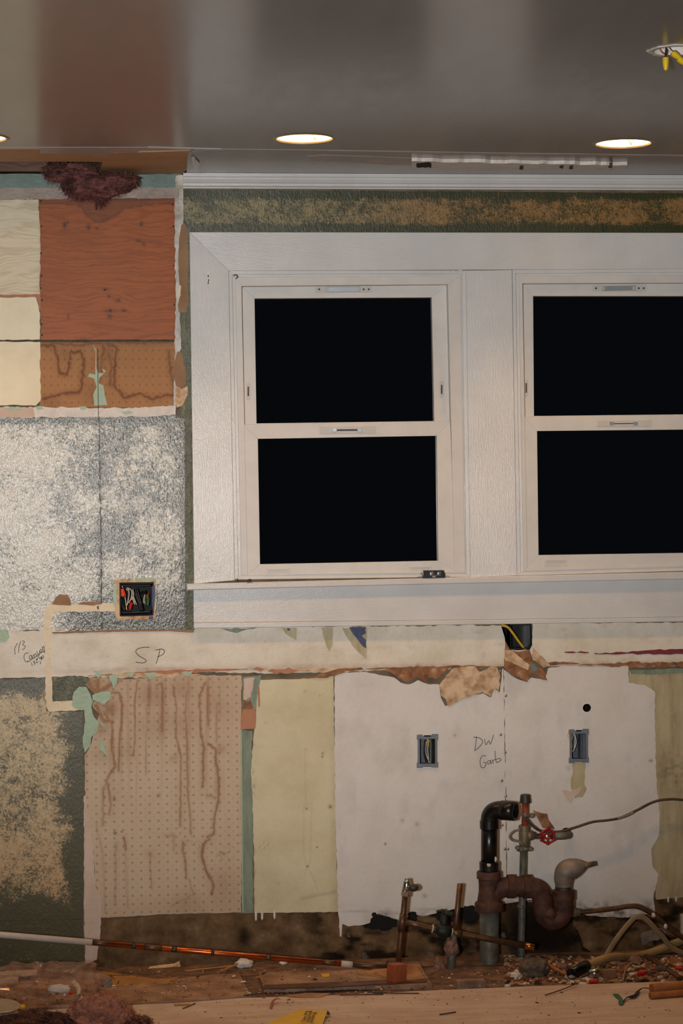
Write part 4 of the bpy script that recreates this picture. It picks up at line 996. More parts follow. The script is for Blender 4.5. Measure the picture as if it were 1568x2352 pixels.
# ---- window casing, stool and apron
trim1 = thing('trim_1', 'white painted window casing with sill and apron', None, W(1000, 1437, 0), kind='structure')
YC = -.020
prism('head_casing', [(435, 533), (1812, 535), (1718, 617), (525, 622)], YC, .004, 'trim_h', trim1, .0012)
prism('side_casing', [(435, 533), (525, 622), (539, 1333), (445.5, 1341)], YC, .004, 'trim', trim1, .0012)
prism('mullion_casing', [(1069.5, 621), (1175.5, 620), (1187, 1322), (1080, 1326)], YC, .03, 'trim', trim1, .0012)
prism('side_casing', [(1718, 617), (1812, 535), (1822, 1306), (1730, 1309)], YC, .004, 'trim', trim1, .0012)
prism('window_stool', [(428.5, 1341), (1000, 1327.5), (1568, 1313.5), (1850, 1307), (1850, 1325), (1568, 1331), (1000, 1342), (428.5, 1356)], -.037, .03, 'trim_h', trim1, .003)
prism('apron', [(444, 1352), (1830, 1318), (1830, 1412.5), (1568, 1417), (1000, 1424.5), (444.5, 1430)], -.018, .004, 'trim_h', trim1, .001)
prism('apron_bead', [(444.5, 1430.5), (1000, 1425), (1568, 1417.5), (1830, 1413), (1830, 1424), (1568, 1428), (1000, 1436), (444.5, 1443.5)], -.022, .004, 'trim_h', trim1, .002)
prism('nail_slot', [(475.5, 623), (481.5, 623), (481.5, 654), (475.5, 654)], -.0206, -.018, 'white_chip', trim1)
for x, y in ((478, 634), (479, 644), (478, 650)): prism('slot_screw', [(x - 1.5, y - 3), (x + 1.5, y - 2), (x + 1, y + 3), (x - 1, y + 3)], -.0212, -.02, 'nailhead', trim1)

def window(idx, label, op, up_o, up_g, lo_o, lo_g, latch, lock, tilts, lifts):
    t = thing('window_%d' % idx, label, None, W((op[2][0] + op[3][0]) / 2, op[2][1], .03), kind='structure')
    # stepped frame in the opening
    q1 = inset(op, 8, 8, 9, 7); q2 = inset(op, 15, 14, 12, 10)
    q3 = [(up_o[0][0] + 1.5, up_o[0][1] + 1), (up_o[1][0] - 1, up_o[1][1] + 1), (lo_o[2][0] - 1.5, lo_o[2][1] - 1), (lo_o[3][0] + 1.5, lo_o[3][1] - 1)]
    mitred(('frame_bead', 'frame_bead'), op, q1, -.012, .05, ('trim_h', 'trim'), t)
    mitred(('frame_groove', 'frame_groove'), q1, q2, -.003, .05, ('trim_h', 'trim'), t)
    mitred(('frame_stop', 'frame_stop'), q2, q3, -.008, .09, ('vinyl', 'vinyl'), t)
    for nm, oq, gq, yf, yb in (('upper_sash', up_o, up_g, .026, .056), ('lower_sash', lo_o, lo_g, -.0035, .024)):
        s = bpy.data.objects.new(nm, None); S.collection.objects.link(s); s.parent = t; s.empty_display_size = .05
        mitred(('rail', 'stile'), oq, gq, yf, yb, 'vinyl', s)
        ym = (yf + yb) / 2
        inner = inset(gq, -2)
        pn = prism('pane', inner, ym, ym + .003, 'glass', s)
        if nm == 'upper_sash':
            x0, y0, x1, y1 = latch
            prism('latch_plate', [(x0, y0), (x1, y0 - 1), (x1, y1 - 1), (x0, y1)], yf - .0015, yf, 'vinyl_grey', s, .0005)
            w_ = x1 - x0
            prism('latch_recess', [(x0 + w_ * .18, y0 + 2), (x0 + w_ * .80, y0 + 1), (x0 + w_ * .80, y1 - 3), (x0 + w_ * .18, y1 - 2)], yf - .003, yf, 'latch_metal', s, .001)
            for fx in (.21, .77): prism('latch_stop', [(x0 + w_ * (fx - .018), y0 + 3), (x0 + w_ * (fx + .018), y0 + 3), (x0 + w_ * (fx + .018), y1 - 4), (x0 + w_ * (fx - .018), y1 - 4)], yf - .006, yf, 'vinyl_grey', s, .0006)
            for fx in (.06, .86, .95):
                c = W(x0 + w_ * fx, (y0 + y1) / 2 - .5, yf - .002); rings('screw', c + Vector((0, .001, 0)), (0, -1, 0), [(0, .0034), (.0012, .003)], 'dark_steel', s, 10)
            for (x0, y0, x1, y1) in tilts:
                prism('tilt_latch', [(x0 + 2, y0), (x1 - 2, y0), (x1, y0 + 3), (x1, y1 - 3), (x1 - 2, y1), (x0 + 2, y1), (x0, y1 - 3), (x0, y0 + 3)], yf - .0025, yf, 'vinyl_grey', s, .0008)
                prism('latch_slot', [(x0 + 2.4, y0 + 8), (x1 - 2.4, y0 + 8), (x1 - 2.4, y1 - 8), (x0 + 2.4, y1 - 8)], yf - .0032, yf, 'gap_dark', s)
        else:
            x0, y0, x1, y1 = lock; w_ = x1 - x0; dy = (x1 - x0) * -.006
            prism('lock_plate', [(x0, y0), (x1, y0 + dy), (x1, y1 + dy), (x0, y1)], yf - .002, yf, 'vinyl_grey', s, .0005)
            prism('lock_groove', [(x0 + w_ * .30, y0 + 6), (x0 + w_ * .68, y0 + 5.5), (x0 + w_ * .68, y1 - 6.5), (x0 + w_ * .30, y1 - 6)], yf - .003, yf, 'dark_steel', s)
            for fx in (.265, .71): prism('lock_stop', [(x0 + w_ * (fx - .04), y0 + 3), (x0 + w_ * (fx + .04), y0 + 3), (x0 + w_ * (fx + .04), y1 - 4), (x0 + w_ * (fx - .04), y1 - 4)], yf - .005, yf, 'latch_metal', s, .0006)
            for fx in (.06, .93):
                c = W(x0 + w_ * fx, (y0 + y1) / 2, yf - .0022); rings('screw', c + Vector((0, .001, 0)), (0, -1, 0), [(0, .0036), (.0012, .0032)], 'vinyl_grey', s, 10)
            for (x0, y0, x1, y1) in lifts:
                mitred(('lift_rim', 'lift_rim'), [(x0, y0), (x1, y0 - .8), (x1, y1 - .8), (x0, y1)], [(x0 + 5, y0 + 4), (x1 - 4, y0 + 3.4), (x1 - 4, y1 - 3.6), (x0 + 5, y1 - 3)], yf - .0025, yf, 'vinyl', s, .0005)
                prism('lift_recess', [(x0 + 5, y0 + 4), (x1 - 4, y0 + 3.4), (x1 - 4, y1 - 3.6), (x0 + 5, y1 - 3)], yf - .0008, yf, 'vinyl_grey', s)
    return t
window(1, 'white double hung window between the left and middle casing', WIN1,
       [(553, 656), (1029, 652), (1032, 985), (559, 992)], [(584.5, 685.5), (991, 683), (997, 967), (589, 972.5)],
       [(558, 975), (1034, 967.5), (1045, 1311), (567, 1322)], [(592, 1008), (1002.5, 1001), (1006, 1288), (597, 1296)],
       (725, 657, 853, 673), (734, 980, 863, 996), ((566, 880, 574, 918), (1010, 876, 1018, 913)), ((611, 1305, 666, 1321), (939, 1300, 990, 1315)))
window(2, 'white double hung window at the right edge', WIN2,
       [(1198, 650), (1682, 648), (1686, 975), (1201, 972)], [(1224, 680), (1634, 680), (1638, 951), (1226, 955.5)],
       [(1201, 957), (1684, 951), (1694, 1295), (1209, 1304)], [(1233, 990), (1640, 986), (1646, 1269), (1236.5, 1275)],
       (1361, 655, 1484, 670), (1372, 966, 1495, 980), ((1204, 872, 1212, 910),), ((1250, 1284, 1304, 1299), (1590, 1278, 1640, 1292)))

# ---- floor
def tofloor(l, z): return [(F(x, y, z).x, F(x, y, z).y) for x, y in l]
floor = level_sheet('floor', [(XL, -4.4), (XR, -4.4), (XR, .004), (XL, .004)], -.05, .05, 'rubble_floor')
tag(floor, 'opened up floor with rubble and bare plywood', kind='structure')
ZP = .016
fe = tofloor([(-200, 2338), (0, 2326), (275, 2309), (420, 2303), (560, 2292), (760, 2286), (987, 2275), (1200, 2266), (1568, 2253), (1800, 2245)], ZP)
sheet_ply = [(XL, fe[0][1] - .02)] + fe + [(XR, fe[-1][1] + .01), (XR, -4.4), (XL, -4.4)]
level_sheet('plywood_sheet', sheet_ply, .0005, ZP - .0005, 'floorply', floor)['label'] = 'bare dusty plywood sheet in front'
def board(name, px, z0, z1, mat, label=None):
    o = level_sheet(name, tofloor(px, z1), z0, z1 - z0, mat, floor)
    if label: o['label'] = label
    return o
board('floor_board', [(226, 2268), (400, 2248), (548, 2232), (576, 2286), (420, 2300), (238, 2308)], .0005, .010, 'floorold', 'dusty floor board behind the plywood edge')
board('floor_board', [(592, 2234), (820, 2222), (960, 2208), (992, 2262), (800, 2262), (606, 2270)], .0005, .014, 'floorold', 'floor board with a splintered dark edge')
board('floor_board', [(820, 2232), (955, 2216), (975, 2246), (930, 2250)], .0145, .021, 'pinewood', 'short yellow splintered board')
board('dark_slat', [(606, 2262), (900, 2250), (980, 2249), (980, 2254), (760, 2266), (606, 2270)], .0145, .018, 'oldwood')
board('floor_board', [(-200, 2262), (215, 2248), (230, 2306), (-200, 2330)], .0005, .008, 'floorold', 'floor board under the plastic bag')

# ================================================================== things
V = Vector
def sub(name, parent):
    o = bpy.data.objects.new(name, None); S.collection.objects.link(o); o.parent = parent; o.empty_display_size = .03; return o
def loopwire(name, pts, r, mat, parent, n=6, seg=8): return tube(name, spline(pts, n), r, mat, parent, seg)

# ---- recessed lights
LL = ['recessed ceiling light in the middle, above the left window', 'recessed ceiling light at the right, above the right window', 'recessed ceiling light cut off by the left edge']
for c, lab in zip(LC, LL):
    t = thing('recessed_light', lab, 'light', (c.x, c.y, CEIL), 'recessed lights along the window wall')
    seg = 40
    o = rings('trim_ring', V((c.x, c.y, CEIL + .003)), (0, 0, -1), [(0, .079), (0, .088), (.003, .088), (.0055, .084), (.0055, .078), (.001, .076)], 'ring', t, seg)
    bm = bmesh.new(); bm.from_mesh(o.data); bmesh.ops.delete(bm, geom=[f for f in bm.faces if len(f.verts) > 4], context='FACES'); bm.to_mesh(o.data); bm.free()
    prof_ = [(0, .0785), (.06, .076), (.13, .064), (.155, .036)]
    o = rings('reflector_can', V((c.x, c.y, CEIL)), (0, 0, 1), prof_, 'can', t, seg)
    bm = bmesh.new(); bm.from_mesh(o.data)
    bmesh.ops.delete(bm, geom=[f for f in bm.faces if len(f.verts) > 4 and f.calc_center_median().z < .05], context='FACES'); bm.to_mesh(o.data); bm.free()
    rings('bulb', V((c.x, c.y, CEIL + .080)), (0, 0, 1), [(0, .012), (.004, .034), (.016, .046), (.03, .044), (.05, .022), (.062, .013)], 'bulb', t, 24)
    li = bpy.data.lights.new('downlight', 'SPOT'); li.spot_size = math.radians(112); li.spot_blend = .75; li.energy = DOWN_W; li.color = DOWN_COL; li.shadow_soft_size = .03
    lo = bpy.data.objects.new('downlight', li); S.collection.objects.link(lo); lo.parent = t; lo.location = (0, 0, .046)
    tube('socket_clip', [V((c.x + .028, c.y + .070, CEIL + .03)), V((c.x + .030, c.y + .05, CEIL + .012)), V((c.x + .034, c.y + .045, CEIL + .004))], .0016, 'dark_steel', t, 8)

# ---- ceiling junction box with wire nuts
cj = HOLE_J
t = thing('ceiling_junction_box', 'open round ceiling box with yellow wire nuts hanging out', 'junction box', (cj.x, cj.y, CEIL))
o = rings('box_shell', V((cj.x, cj.y, CEIL - .0005)), (0, 0, 1), [(0, .0515), (.045, .0515), (.0455, .002)], 'white_chip', t, 24)
bm = bmesh.new(); bm.from_mesh(o.data); bmesh.ops.delete(bm, geom=[f for f in bm.faces if len(f.verts) > 4 and f.calc_center_median().z < .02], context='FACES'); bm.to_mesh(o.data); bm.free()
level_sheet('broken_plaster_rim', [(x + r_.uniform(-.006, .006), y + r_.uniform(-.006, .006)) for x, y in circ(cj, .060, 26)], CEIL - .0022, .002, 'white_chip', t, holes=[circ(cj, .047, 24)])
def CP(px, py, z): return F(px, py, z)
a = CP(1528, 112, CEIL + .005); e = V((a.x, a.y, CEIL - .018))
loopwire('black_wire', [a + V((.01, .0, .03)), a + V((.004, 0, .012)), e + V((0, 0, .012)), e], .0022, 'wire_black', t)
rings('wire_nut', e + V((0, 0, .003)), (0, 0, -1), [(0, .0070), (.010, .0074), (.020, .0062), (.0275, .0042), (.029, .002)], 'nut_yellow', t, 14)
a2 = CP(1545, 122, CEIL - .004)
d2 = V((.75, .1, -.5)).normalized()
loopwire('grey_wire', [a2 + V((-.02, .005, .03)), a2 + V((-.01, 0, .01)), a2], .0022, 'wire_white', t)
loopwire('copper_wire', [a2 + V((-.035, .0, .02)), a2 + V((-.028, 0, .003)), a2 + V((-.01, 0, -.006)), a2 + V((-.002, 0, -.001))], .0012, 'wire_copper', t)
for k in range(2):
    rings('wire_nut', a2 + d2 * (-.002 + .017 * k) + V((0, 0, -.003 * k)), d2, [(0, .0072), (.009, .0076), (.018, .0060), (.025, .0042), (.027, .002)], 'nut_yellow', t, 14)

# ---- wiring box in the pale panel
def open_box(name, t, q, Yf, depth, mat, wall_t=.003):
    P = [W(x, y, Yf) for x, y in q]; c = sum(P, V()) / 4
    I = [p + (c - p).normalized() * wall_t * 1.4 for p in P]
    vs = P + I + [V((p.x, Yf + depth, p.z)) for p in I] + [V((p.x, Yf + depth + .002, p.z)) for p in P]
    fs = []
    for i in range(4):
        j = (i + 1) % 4
        fs += [(i, j, 4 + j, 4 + i), (4 + i, 4 + j, 8 + j, 8 + i), (i, 12 + i, 12 + j, j)]
    fs += [(8, 9, 10, 11), (15, 14, 13, 12)]
    return recalc(mesh_obj(name, [tuple(v) for v in vs], fs, mat, t))
t = thing('wiring_box', 'deep black wiring box packed with coloured wires and wire nuts', 'junction box', W(313, 1416, .02))
open_box('box_shell', t, inset(BOXL, 1), -.001, .06, 'black_box')
Zb = lambda x, y, Y=.005: W(240 + x / 11.2, 1310 + y / 11.2, Y)
def zb(l, Y0=.02, Y1=.006): return [Zb(x, y, Y0 + (Y1 - Y0) * i / max(1, len(l) - 1)) for i, (x, y) in enumerate(l)]
rings('wire_nut', Zb(450, 470, .006), Zb(490, 720, .004) - Zb(450, 470, .006), [(0, .004), (.001, .0056), (.012, .0078), (.0235, .0092), (.0238, .007)], 'nut_orange', t, 14)
rings('wire_nut', Zb(650, 1010, .010), Zb(705, 780, .008) - Zb(650, 1010, .010), [(0, .003), (.001, .0042), (.012, .0048), (.022, .0058), (.0225, .004)], 'nut_red', t, 14)
rings('nut_crown', Zb(460, 440, .010), V((0, 0, 1)), [(0, .0045), (.004, .004), (.005, .002)], 'screw', t, 10)
for l in ([(440, 720), (450, 900), (500, 1030)], [(480, 720), (500, 900), (520, 1040)], [(790, 480), (850, 700), (930, 900), (950, 1020)], [(830, 470), (900, 700), (960, 950), (980, 1030)], [(760, 560), (870, 800), (920, 1030)], [(1060, 560), (1000, 700), (980, 850)], [(400, 380), (800, 400), (1200, 380)], [(380, 1080), (800, 1080), (1190, 1060)], [(930, 600), (970, 560), (1050, 540)]):
    loopwire('black_wire', zb(l), .0034, 'wire_black', t)
for l in ([(525, 680), (550, 850), (570, 1020)], [(580, 520), (640, 470), (700, 540), (690, 700), (620, 840)], [(560, 500), (610, 450), (630, 620), (600, 800), (580, 900)], [(730, 480), (740, 650), (700, 760)], [(740, 660), (780, 780), (820, 880)], [(720, 690), (750, 800), (770, 880)], [(1040, 620), (1010, 750), (1020, 850)]):
    loopwire('white_wire', zb(l, .012, .004), .0017, 'wire_white', t)
for l in ([(1050, 640), (1040, 760), (1050, 890)], [(1140, 700), (1130, 800), (1120, 900)]):
    loopwire('green_wire', zb(l, .012, .005), .0030, 'wire_green', t)
for l in ([(1090, 620), (1095, 760), (1095, 890)], [(1140, 590), (1120, 650), (1115, 700)]):
    loopwire('copper_wire', zb(l, .010, .004), .0016, 'wire_copper', t)

# ---- two grey outlet boxes
def grey_box(label, q, flip):
    t = thing('outlet_box', label, 'outlet box', W((q[0][0] + q[1][0]) / 2, q[2][1], .01), 'grey outlet boxes in the white boards')
    open_box('box_shell', t, inset(q, 2), -.002, .055, 'grey_box_dark')
    (x0, y0), (x1, y1) = q[0], q[2]
    # flange with ears and notches
    fl = [(x0 - 3, y0 - 2), (x0 + 8, y0 - 3), (x0 + 11, y0), (x1 - 13, y0 - 1), (x1 - 10, y0 - 4), (x1 + 3, y0 - 4), (x1 + 3, y0 + 9), (x1 + 1, y0 + 11), (x1 + 1, y1 - 12), (x1 + 3, y1 - 10), (x1 + 3, y1 + 2), (x1 - 12, y1 + 2), (x1 - 14, y1 - 1), (x0 + 12, y1 - 1), (x0 + 10, y1 + 3), (x0 - 3, y1 + 3), (x0 - 3, y1 - 9), (x0 - 1, y1 - 11), (x0 - 1, y0 + 10), (x0 - 3, y0 + 8)]
    ho = [(x0 + 4, y0 + 7), (x1 - 4, y0 + 7), (x1 - 4, y1 - 7), (x0 + 4, y1 - 7)]
    patch('box_flange', fl, -.0045, .003, 'grey_box', t, [ho])
    for x, y in ((x1 - 2, y0 + 3), (x0 + 3, y1 - 2)):
        c = W(x, y, -.005); rings('screw', c + V((0, .0014, 0)), (0, -1, 0), [(0, .0036), (.0016, .003)], 'screw', t, 10)
    prism('top_clip', [(x0 + 14, y0 - 1), (x1 - 14, y0 - 1), (x1 - 14, y0 + 2), (x0 + 14, y0 + 2)], -.0052, -.002, 'dark', t)
    prism('inner_rib', [(x1 - 16, y0 + 8), (x1 - 13, y0 + 8), (x1 - 13, y1 - 8), (x1 - 16, y1 - 8)], .006, .05, 'grey_box_dark', t)
    prism('side_panel', [(x1 - 12, y0 + 8), (x1 - 4, y0 + 8), (x1 - 4, y1 - 8), (x1 - 12, y1 - 8)], .010, .05, 'black_box' if not flip else 'grey_box_dark', t)
    return t
t = grey_box('grey outlet box left of the note DW Garb', BOXM, False)
for l, m, r in (([(985, 1700), (982, 1720), (984, 1745)], 'wire_white', .0018), ([(979, 1702), (978, 1730), (986, 1752)], 'wire_white', .0016), ([(982, 1696), (983, 1715)], 'cable_yellow', .003), ([(988, 1715), (987, 1735), (989, 1750)], 'wire_copper', .0014), ([(976, 1700), (974, 1730), (979, 1750)], 'wire_black', .0028), ([(990, 1700), (992, 1730), (990, 1752)], 'wire_black', .0028)):
    loopwire('loose_wire', [W(x, y, .012) for x, y in l] if len(l) > 2 else [W(x, y, .012) for x, y in (l[0], ((l[0][0] + l[1][0]) / 2, (l[0][1] + l[1][1]) / 2), l[1])], r, m, t)
t = grey_box('grey outlet box below the round hole in the white board', BOXR, True)
for l, m, r in (([(1317, 1684), (1313, 1705), (1314, 1725), (1318, 1720), (1320, 1700), (1319, 1686)], 'wire_white', .0016), ([(1314, 1690), (1312, 1715), (1316, 1726)], 'wire_black', .002), ([(1319, 1684), (1323, 1705), (1316, 1727)], 'wire_white', .0015)):
    loopwire('loose_wire', [W(x, y, .006) for x, y in l], r, m, t)
prism('torn_shim', zoompts(960, 1400, 2.58, [(882, 745), (893, 715), (897, 760), (890, 765)]), -.004, -.001, 'tan_paper', wall)

# ---- dark opening with the yellow cable
t = thing('cable_opening_box', 'black box in the gap under the window apron', 'junction box', W(1195, 1492, .02))
open_box('box_shell', t, [(1171, 1434), (1218, 1434), (1219, 1490), (1172, 1491)], .0005, .06, 'black_plastic')
yc = tube('electric_cable', spline([W(1140, 1428, .03), W(1152, 1436, .008), W(1165, 1440, .002), W(1178, 1455, .002), W(1190, 1472, .006), W(1203, 1489, .016), W(1208, 1492, .03)]), .0042, 'cable_yellow', None, 10)
tag(yc, 'yellow electric cable crossing the dark opening under the apron', 'cable')

# ---- things on the sill
zs = W(994, 1327, -.04).z
ztop = lambda px: W(px, 1341 + (px - 428.5) * (1313.5 - 1341) / (1568 - 428.5), -.037).z
c = W(995, 1327, -.024); c.z = ztop(995) + .0008
t = thing('receptacle', 'black electrical receptacle with screw terminals lying on the sill', 'outlet', c)
u = .00134
def recq(pts): return [V((c.x + x * u, c.y, c.z + z * u)) for x, z in pts]
body = recq([(-25, 0), (25, 0), (25.5, 6), (22, 16.5), (-25, 16.5), (-25, 5)])
slab3('body', [p + V((0, -.014, 0)) for p in body], (0, .024, 0), 'black_plastic', t)
for x0 in (-9.5, 7.5):
    slab3('terminal_plate', [p + V((0, -.0150, 0)) for p in recq([(x0, 4), (x0 + 8, 4), (x0 + 8, 14), (x0, 14)])], (0, .001, 0), 'chrome', t)
    cc = recq([(x0 + 3.6, 9)])[0] + V((0, -.0150, 0)); rings('terminal_screw', cc, (0, -1, 0), [(0, .0042), (.0016, .004), (.002, .002)], 'screw', t, 12)
slab3('terminal_bridge', [p + V((0, -.0148, 0)) for p in recq([(-3, 4), (8, 4), (8, 6.5), (-3, 6.5)])], (0, .001, 0), 'chrome', t)
slab3('face_mark', [p + V((0, -.0148, 0)) for p in recq([(-4, 1), (3.5, 1), (3.5, 3), (-4, 3)])], (0, .0008, 0), 'paper_white', t)
slab3('ground_plate', [p + V((0, -.012, 0)) for p in recq([(-27.5, 6), (-22.5, 6), (-22.5, 16), (-25, 17)])], (0, .018, 0), 'chrome', t)
rings('ground_screw', recq([(-27, 10)])[0], (-1, 0, 0), [(0, .003), (.003, .003), (.0032, .001)], 'screw', t, 10)
for pts in ([(-37, 1), (-26, 3), (-26, 2), (-37, 0)], [(25, 4), (38, 2.6), (38, 1.6), (25, 2)]):
    slab3('mounting_strap', recq(pts), (0, .010, 0), 'brass', t)
c = W(562, 1334, -.026); c.z = ztop(562)
t = thing('broken_latch_hardware', 'small rusty bent metal bits at the left end of the sill', 'metal scrap', c)
tube('bent_rod', spline([V((c.x - .030, c.y, c.z + .002)), V((c.x - .012, c.y, c.z + .004)), V((c.x + .004, c.y, c.z + .004)), V((c.x + .018, c.y, c.z + .008))]), .0016, 'dark_steel', t, 8)
tube('pin', [V((c.x - .022, c.y + .004, c.z + .001)), V((c.x - .022, c.y + .004, c.z + .012))], .0012, 'dark_steel', t, 8)
boxat('hook', V((c.x + .014, c.y, c.z + .003)), .010, .006, .006, 'dark_steel', t, .3, -.5, .001)
boxat('rust_flake', V((c.x + .014, c.y - .010, c.z)), .016, .004, .0018, 'rust_pipe', t, .1)
lw = tube('loose_wire_tie', spline([W(536, 634, -.016), W(541, 631, -.018), W(546, 636, -.018), W(541, 640, -.017)]), .0016, 'nailhead', None, 8)
tag(lw, 'rusty metal scrap in the upper left corner of the window frame', 'metal scrap')
lw = tube('putty_bead', spline([W(1034, 624, -.013), W(1042, 622, -.016), W(1048, 625, -.014), W(1056, 621, -.016), W(1064, 624, -.014)]), .0022, 'white_chip', None, 8)
tag(lw, 'dirty lump of putty at the upper right corner of the left window', 'putty')

def fibres(parts, parent, n, l0, l1, mat, seed, zmin=-1.0):
    r = random.Random(seed); vs = []; fs = []
    for o in parts:
        me = o.data; base = wloc(o); k = n // len(parts)
        for _ in range(k):
            v = me.vertices[r.randrange(len(me.vertices))]
            p = v.co + base; nn = (v.normal + V((r.uniform(-1, 1), r.uniform(-1, 1), r.uniform(-1, 1))) * .9).normalized()
            L = r.uniform(l0, l1); sd = V((r.uniform(-1, 1), r.uniform(-1, 1), r.uniform(-1, 1))).normalized() * .0007
            q = p + nn * L * .55; e = p + nn * L + V((r.uniform(-.3, .3), r.uniform(-.3, .3), -.35)) * L
            if min(q.z, e.z, p.z) < zmin: continue
            b = len(vs); vs += [tuple(p - sd), tuple(p + sd), tuple(q + sd), tuple(q - sd), tuple(e)]; fs += [(b, b + 1, b + 2, b + 3), (b + 3, b + 2, b + 4)]
    o = mesh_obj('fibres', vs, fs, mat, parent); o['kind'] = 'stuff'; return o
# ---- insulation hanging out of the ceiling hole
def hang(name, x0, y0, sx, sz, mat, parent, seed, Y=-.06, sy=.05, amp=.38, sub_=4, freq=2.0):
    c = W(x0, y0, Y); return blob(name, (c.x, c.y, c.z), (sx * .00132, sy, sz * .00132), mat, parent, 5, amp, freq, seed, oct_=6)
t = thing('insulation_clump', 'damp reddish insulation sagging out of the ceiling hole', 'insulation', W(215, 470, -.06))
hang('tuft', 165, 400, 52, 22, 'insul_red', t, 1)
hang('tuft', 215, 428, 58, 26, 'insul_red', t, 2)
hang('tuft', 265, 424, 44, 20, 'insul_red', t, 3)
hang('tuft', 132, 392, 30, 20, 'insul_dark', t, 4, -.05)
hang('tuft', 290, 412, 26, 9, 'insul_dark', t, 5, -.05)
hang('tuft', 165, 425, 22, 18, 'insul_dark', t, 6, -.05)
hang('tuft', 205, 388, 50, 16, 'insul_dark', t, 7, -.03, .06)
hang('tuft', 230, 452, 14, 16, 'insul_red', t, 8, -.04, .03)
hang('tuft', 190, 446, 34, 10, 'insul_red', t, 9, -.04, .03)
fibres([o for o in t.children], t, 3600, .006, .022, 'insul_red', 5)
tube('drip_strand', spline([W(214, 440, -.04), W(219, 462, -.03), W(221, 482, -.008)]), [.006] * 6 + [.003] * 6 + [.001], 'insul_red', t, 8)

# ---- drain: galvanised riser, rusty tee and trap, black plastic elbow
YD = -.115
m_ = mpp(1125, 2050, YD)
D = lambda x, y, dy=0.0: W(x, y, YD + dy)
t = thing('drain_assembly', 'rusty cast iron drain tee and trap with black plastic elbow on top', 'drain pipe', D(1123, 2262))
top = D(1123, 2092); bot = D(1123, 2262)
tube('riser_pipe', [bot - V((0, 0, .03)), bot, bot.lerp(top, .5), top], 22 * m_, 'galv', t, 24)
g0 = D(1123, 2092)
rings('tee_fitting', g0, (0, 0, 1), [(a * m_, b * m_) for a, b in ((0, 31), (1, 33), (17, 33), (20, 31), (22, 27), (34, 25), (44, 23.5), (60, 23), (72, 24), (74, 27.5), (88, 27.5), (90, 26), (90.5, 21))], 'iron', t, 28)
tube('branch_bend', spline([D(1118, 2062), D(1135, 2050), D(1150, 2040), D(1172, 2036), D(1195, 2036)]), [x * m_ for x in [21] * 10 + [22.5] * 15], 'iron', t, 22)
for x0, x1 in ((1164, 1181), (1200, 1218)):
    rings('union_collar', D(x0, 2036), D(x1, 2036) - D(x0, 2036), [(0, 24 * m_), (.5 * m_, 27 * m_), ((x1 - x0 - .5) * m_, 27 * m_), ((x1 - x0) * m_, 24 * m_)], 'iron', t, 24)
tube('trap_bend', spline([D(1190, 2037), D(1216, 2038), D(1236, 2046), D(1245, 2064), D(1247, 2086), D(1252, 2104), D(1268, 2114), D(1284, 2108), D(1292, 2092), D(1293, 2066), D(1293, 2050)], 5), 23 * m_, 'iron', t, 24)
rings('trap_socket', D(1293, 2108), D(1293, 2044) - D(1293, 2108), [(0, 10 * m_), (6 * m_, 22 * m_), (20 * m_, 24 * m_), (42 * m_, 24 * m_), (43 * m_, 26 * m_), (62 * m_, 26 * m_), (63 * m_, 24 * m_), (63 * m_, 18 * m_)], 'iron', t, 24)
for x, y, r in ((1262, 2100, 16), (1254, 2058, 5), (1263, 2066, 6)):
    p = D(x, y, -.02 if r > 10 else .0); blob('rust_scale', p, (r * m_, r * m_ * .7, r * m_), 'iron', t, 2, .3, 2, x)
g1 = D(1293, 2050)
tube('lead_elbow', spline([g1, D(1293, 2034), D(1294, 2014), D(1302, 2000), D(1318, 1994, -.004), D(1336, 1989, -.008), D(1344, 1987, -.01)], 5), [x * m_ for x in [17, 17.5, 17.5, 18, 18, 18.5, 19, 20, 21, 21.5, 22, 23, 24, 24.5, 25, 25, 25, 24.5, 24, 23, 22, 21, 19, 17, 15, 13, 11, 9.5, 8.5, 7.5, 7]], 'lead', t, 24)
tube('nipple', [D(1338, 1988.5, -.008), D(1350, 1986.5, -.012), D(1351, 1986.4, -.012), D(1366, 1983, -.016)], [8 * m_, 6.5 * m_, 6 * m_, 5.6 * m_], 'brass', t, 14, hollow=.7)
rings('lead_sleeve', D(1293, 2046), V((0, 0, 1)), [(0, 17.8 * m_), (10 * m_, 18.4 * m_), (11 * m_, 17 * m_)], 'dark_steel', t, 22)
# black plastic
rings('coupling', D(1123, 2001), V((0, 0, 1)), [(0, 19 * m_), (2 * m_, 22 * m_), (21 * m_, 22.5 * m_), (22 * m_, 21 * m_), (22 * m_, 18 * m_)], 'black_plastic', t, 28)
tube('plastic_pipe', [D(1123, 1985), D(1123, 1940), D(1123.5, 1890)], 18.6 * m_, 'black_plastic', t, 28)
rings('plastic_elbow_hub', D(1123.5, 1904), V((0, 0, 1)), [(0, 19 * m_), (1 * m_, 21.8 * m_), (19 * m_, 21.8 * m_), (20 * m_, 20 * m_)], 'black_plastic', t, 28)
dirE = V((.86, -.50, -.03)).normalized()
e0 = D(1124, 1890)
pts = [e0, D(1125, 1876, -.001), D(1131, 1866, -.006), D(1142, 1861, -.014), D(1154, 1861, -.022)]
pts = spline(pts, 6)
tube('plastic_elbow', pts + [pts[-1] + dirE * .012], 20.5 * m_, 'black_plastic', t, 28)
pe = pts[-1] - dirE * .004
tube('plastic_socket', [pe, pe + dirE * .001, pe + dirE * .024, pe + dirE * .046], [20 * m_, 22.3 * m_, 22.3 * m_, 21.6 * m_], 'black_plastic', t, 28, hollow=.84)
blob('paint_dab', D(1138, 1974, -.024), (.004, .0015, .009), 'paper_white', t, 2, .3, 2, 3)
blob('paint_dab', D(1122, 1987, -.0295), (.007, .0012, .005), 'paper_white', t, 2, .6, 3, 4)

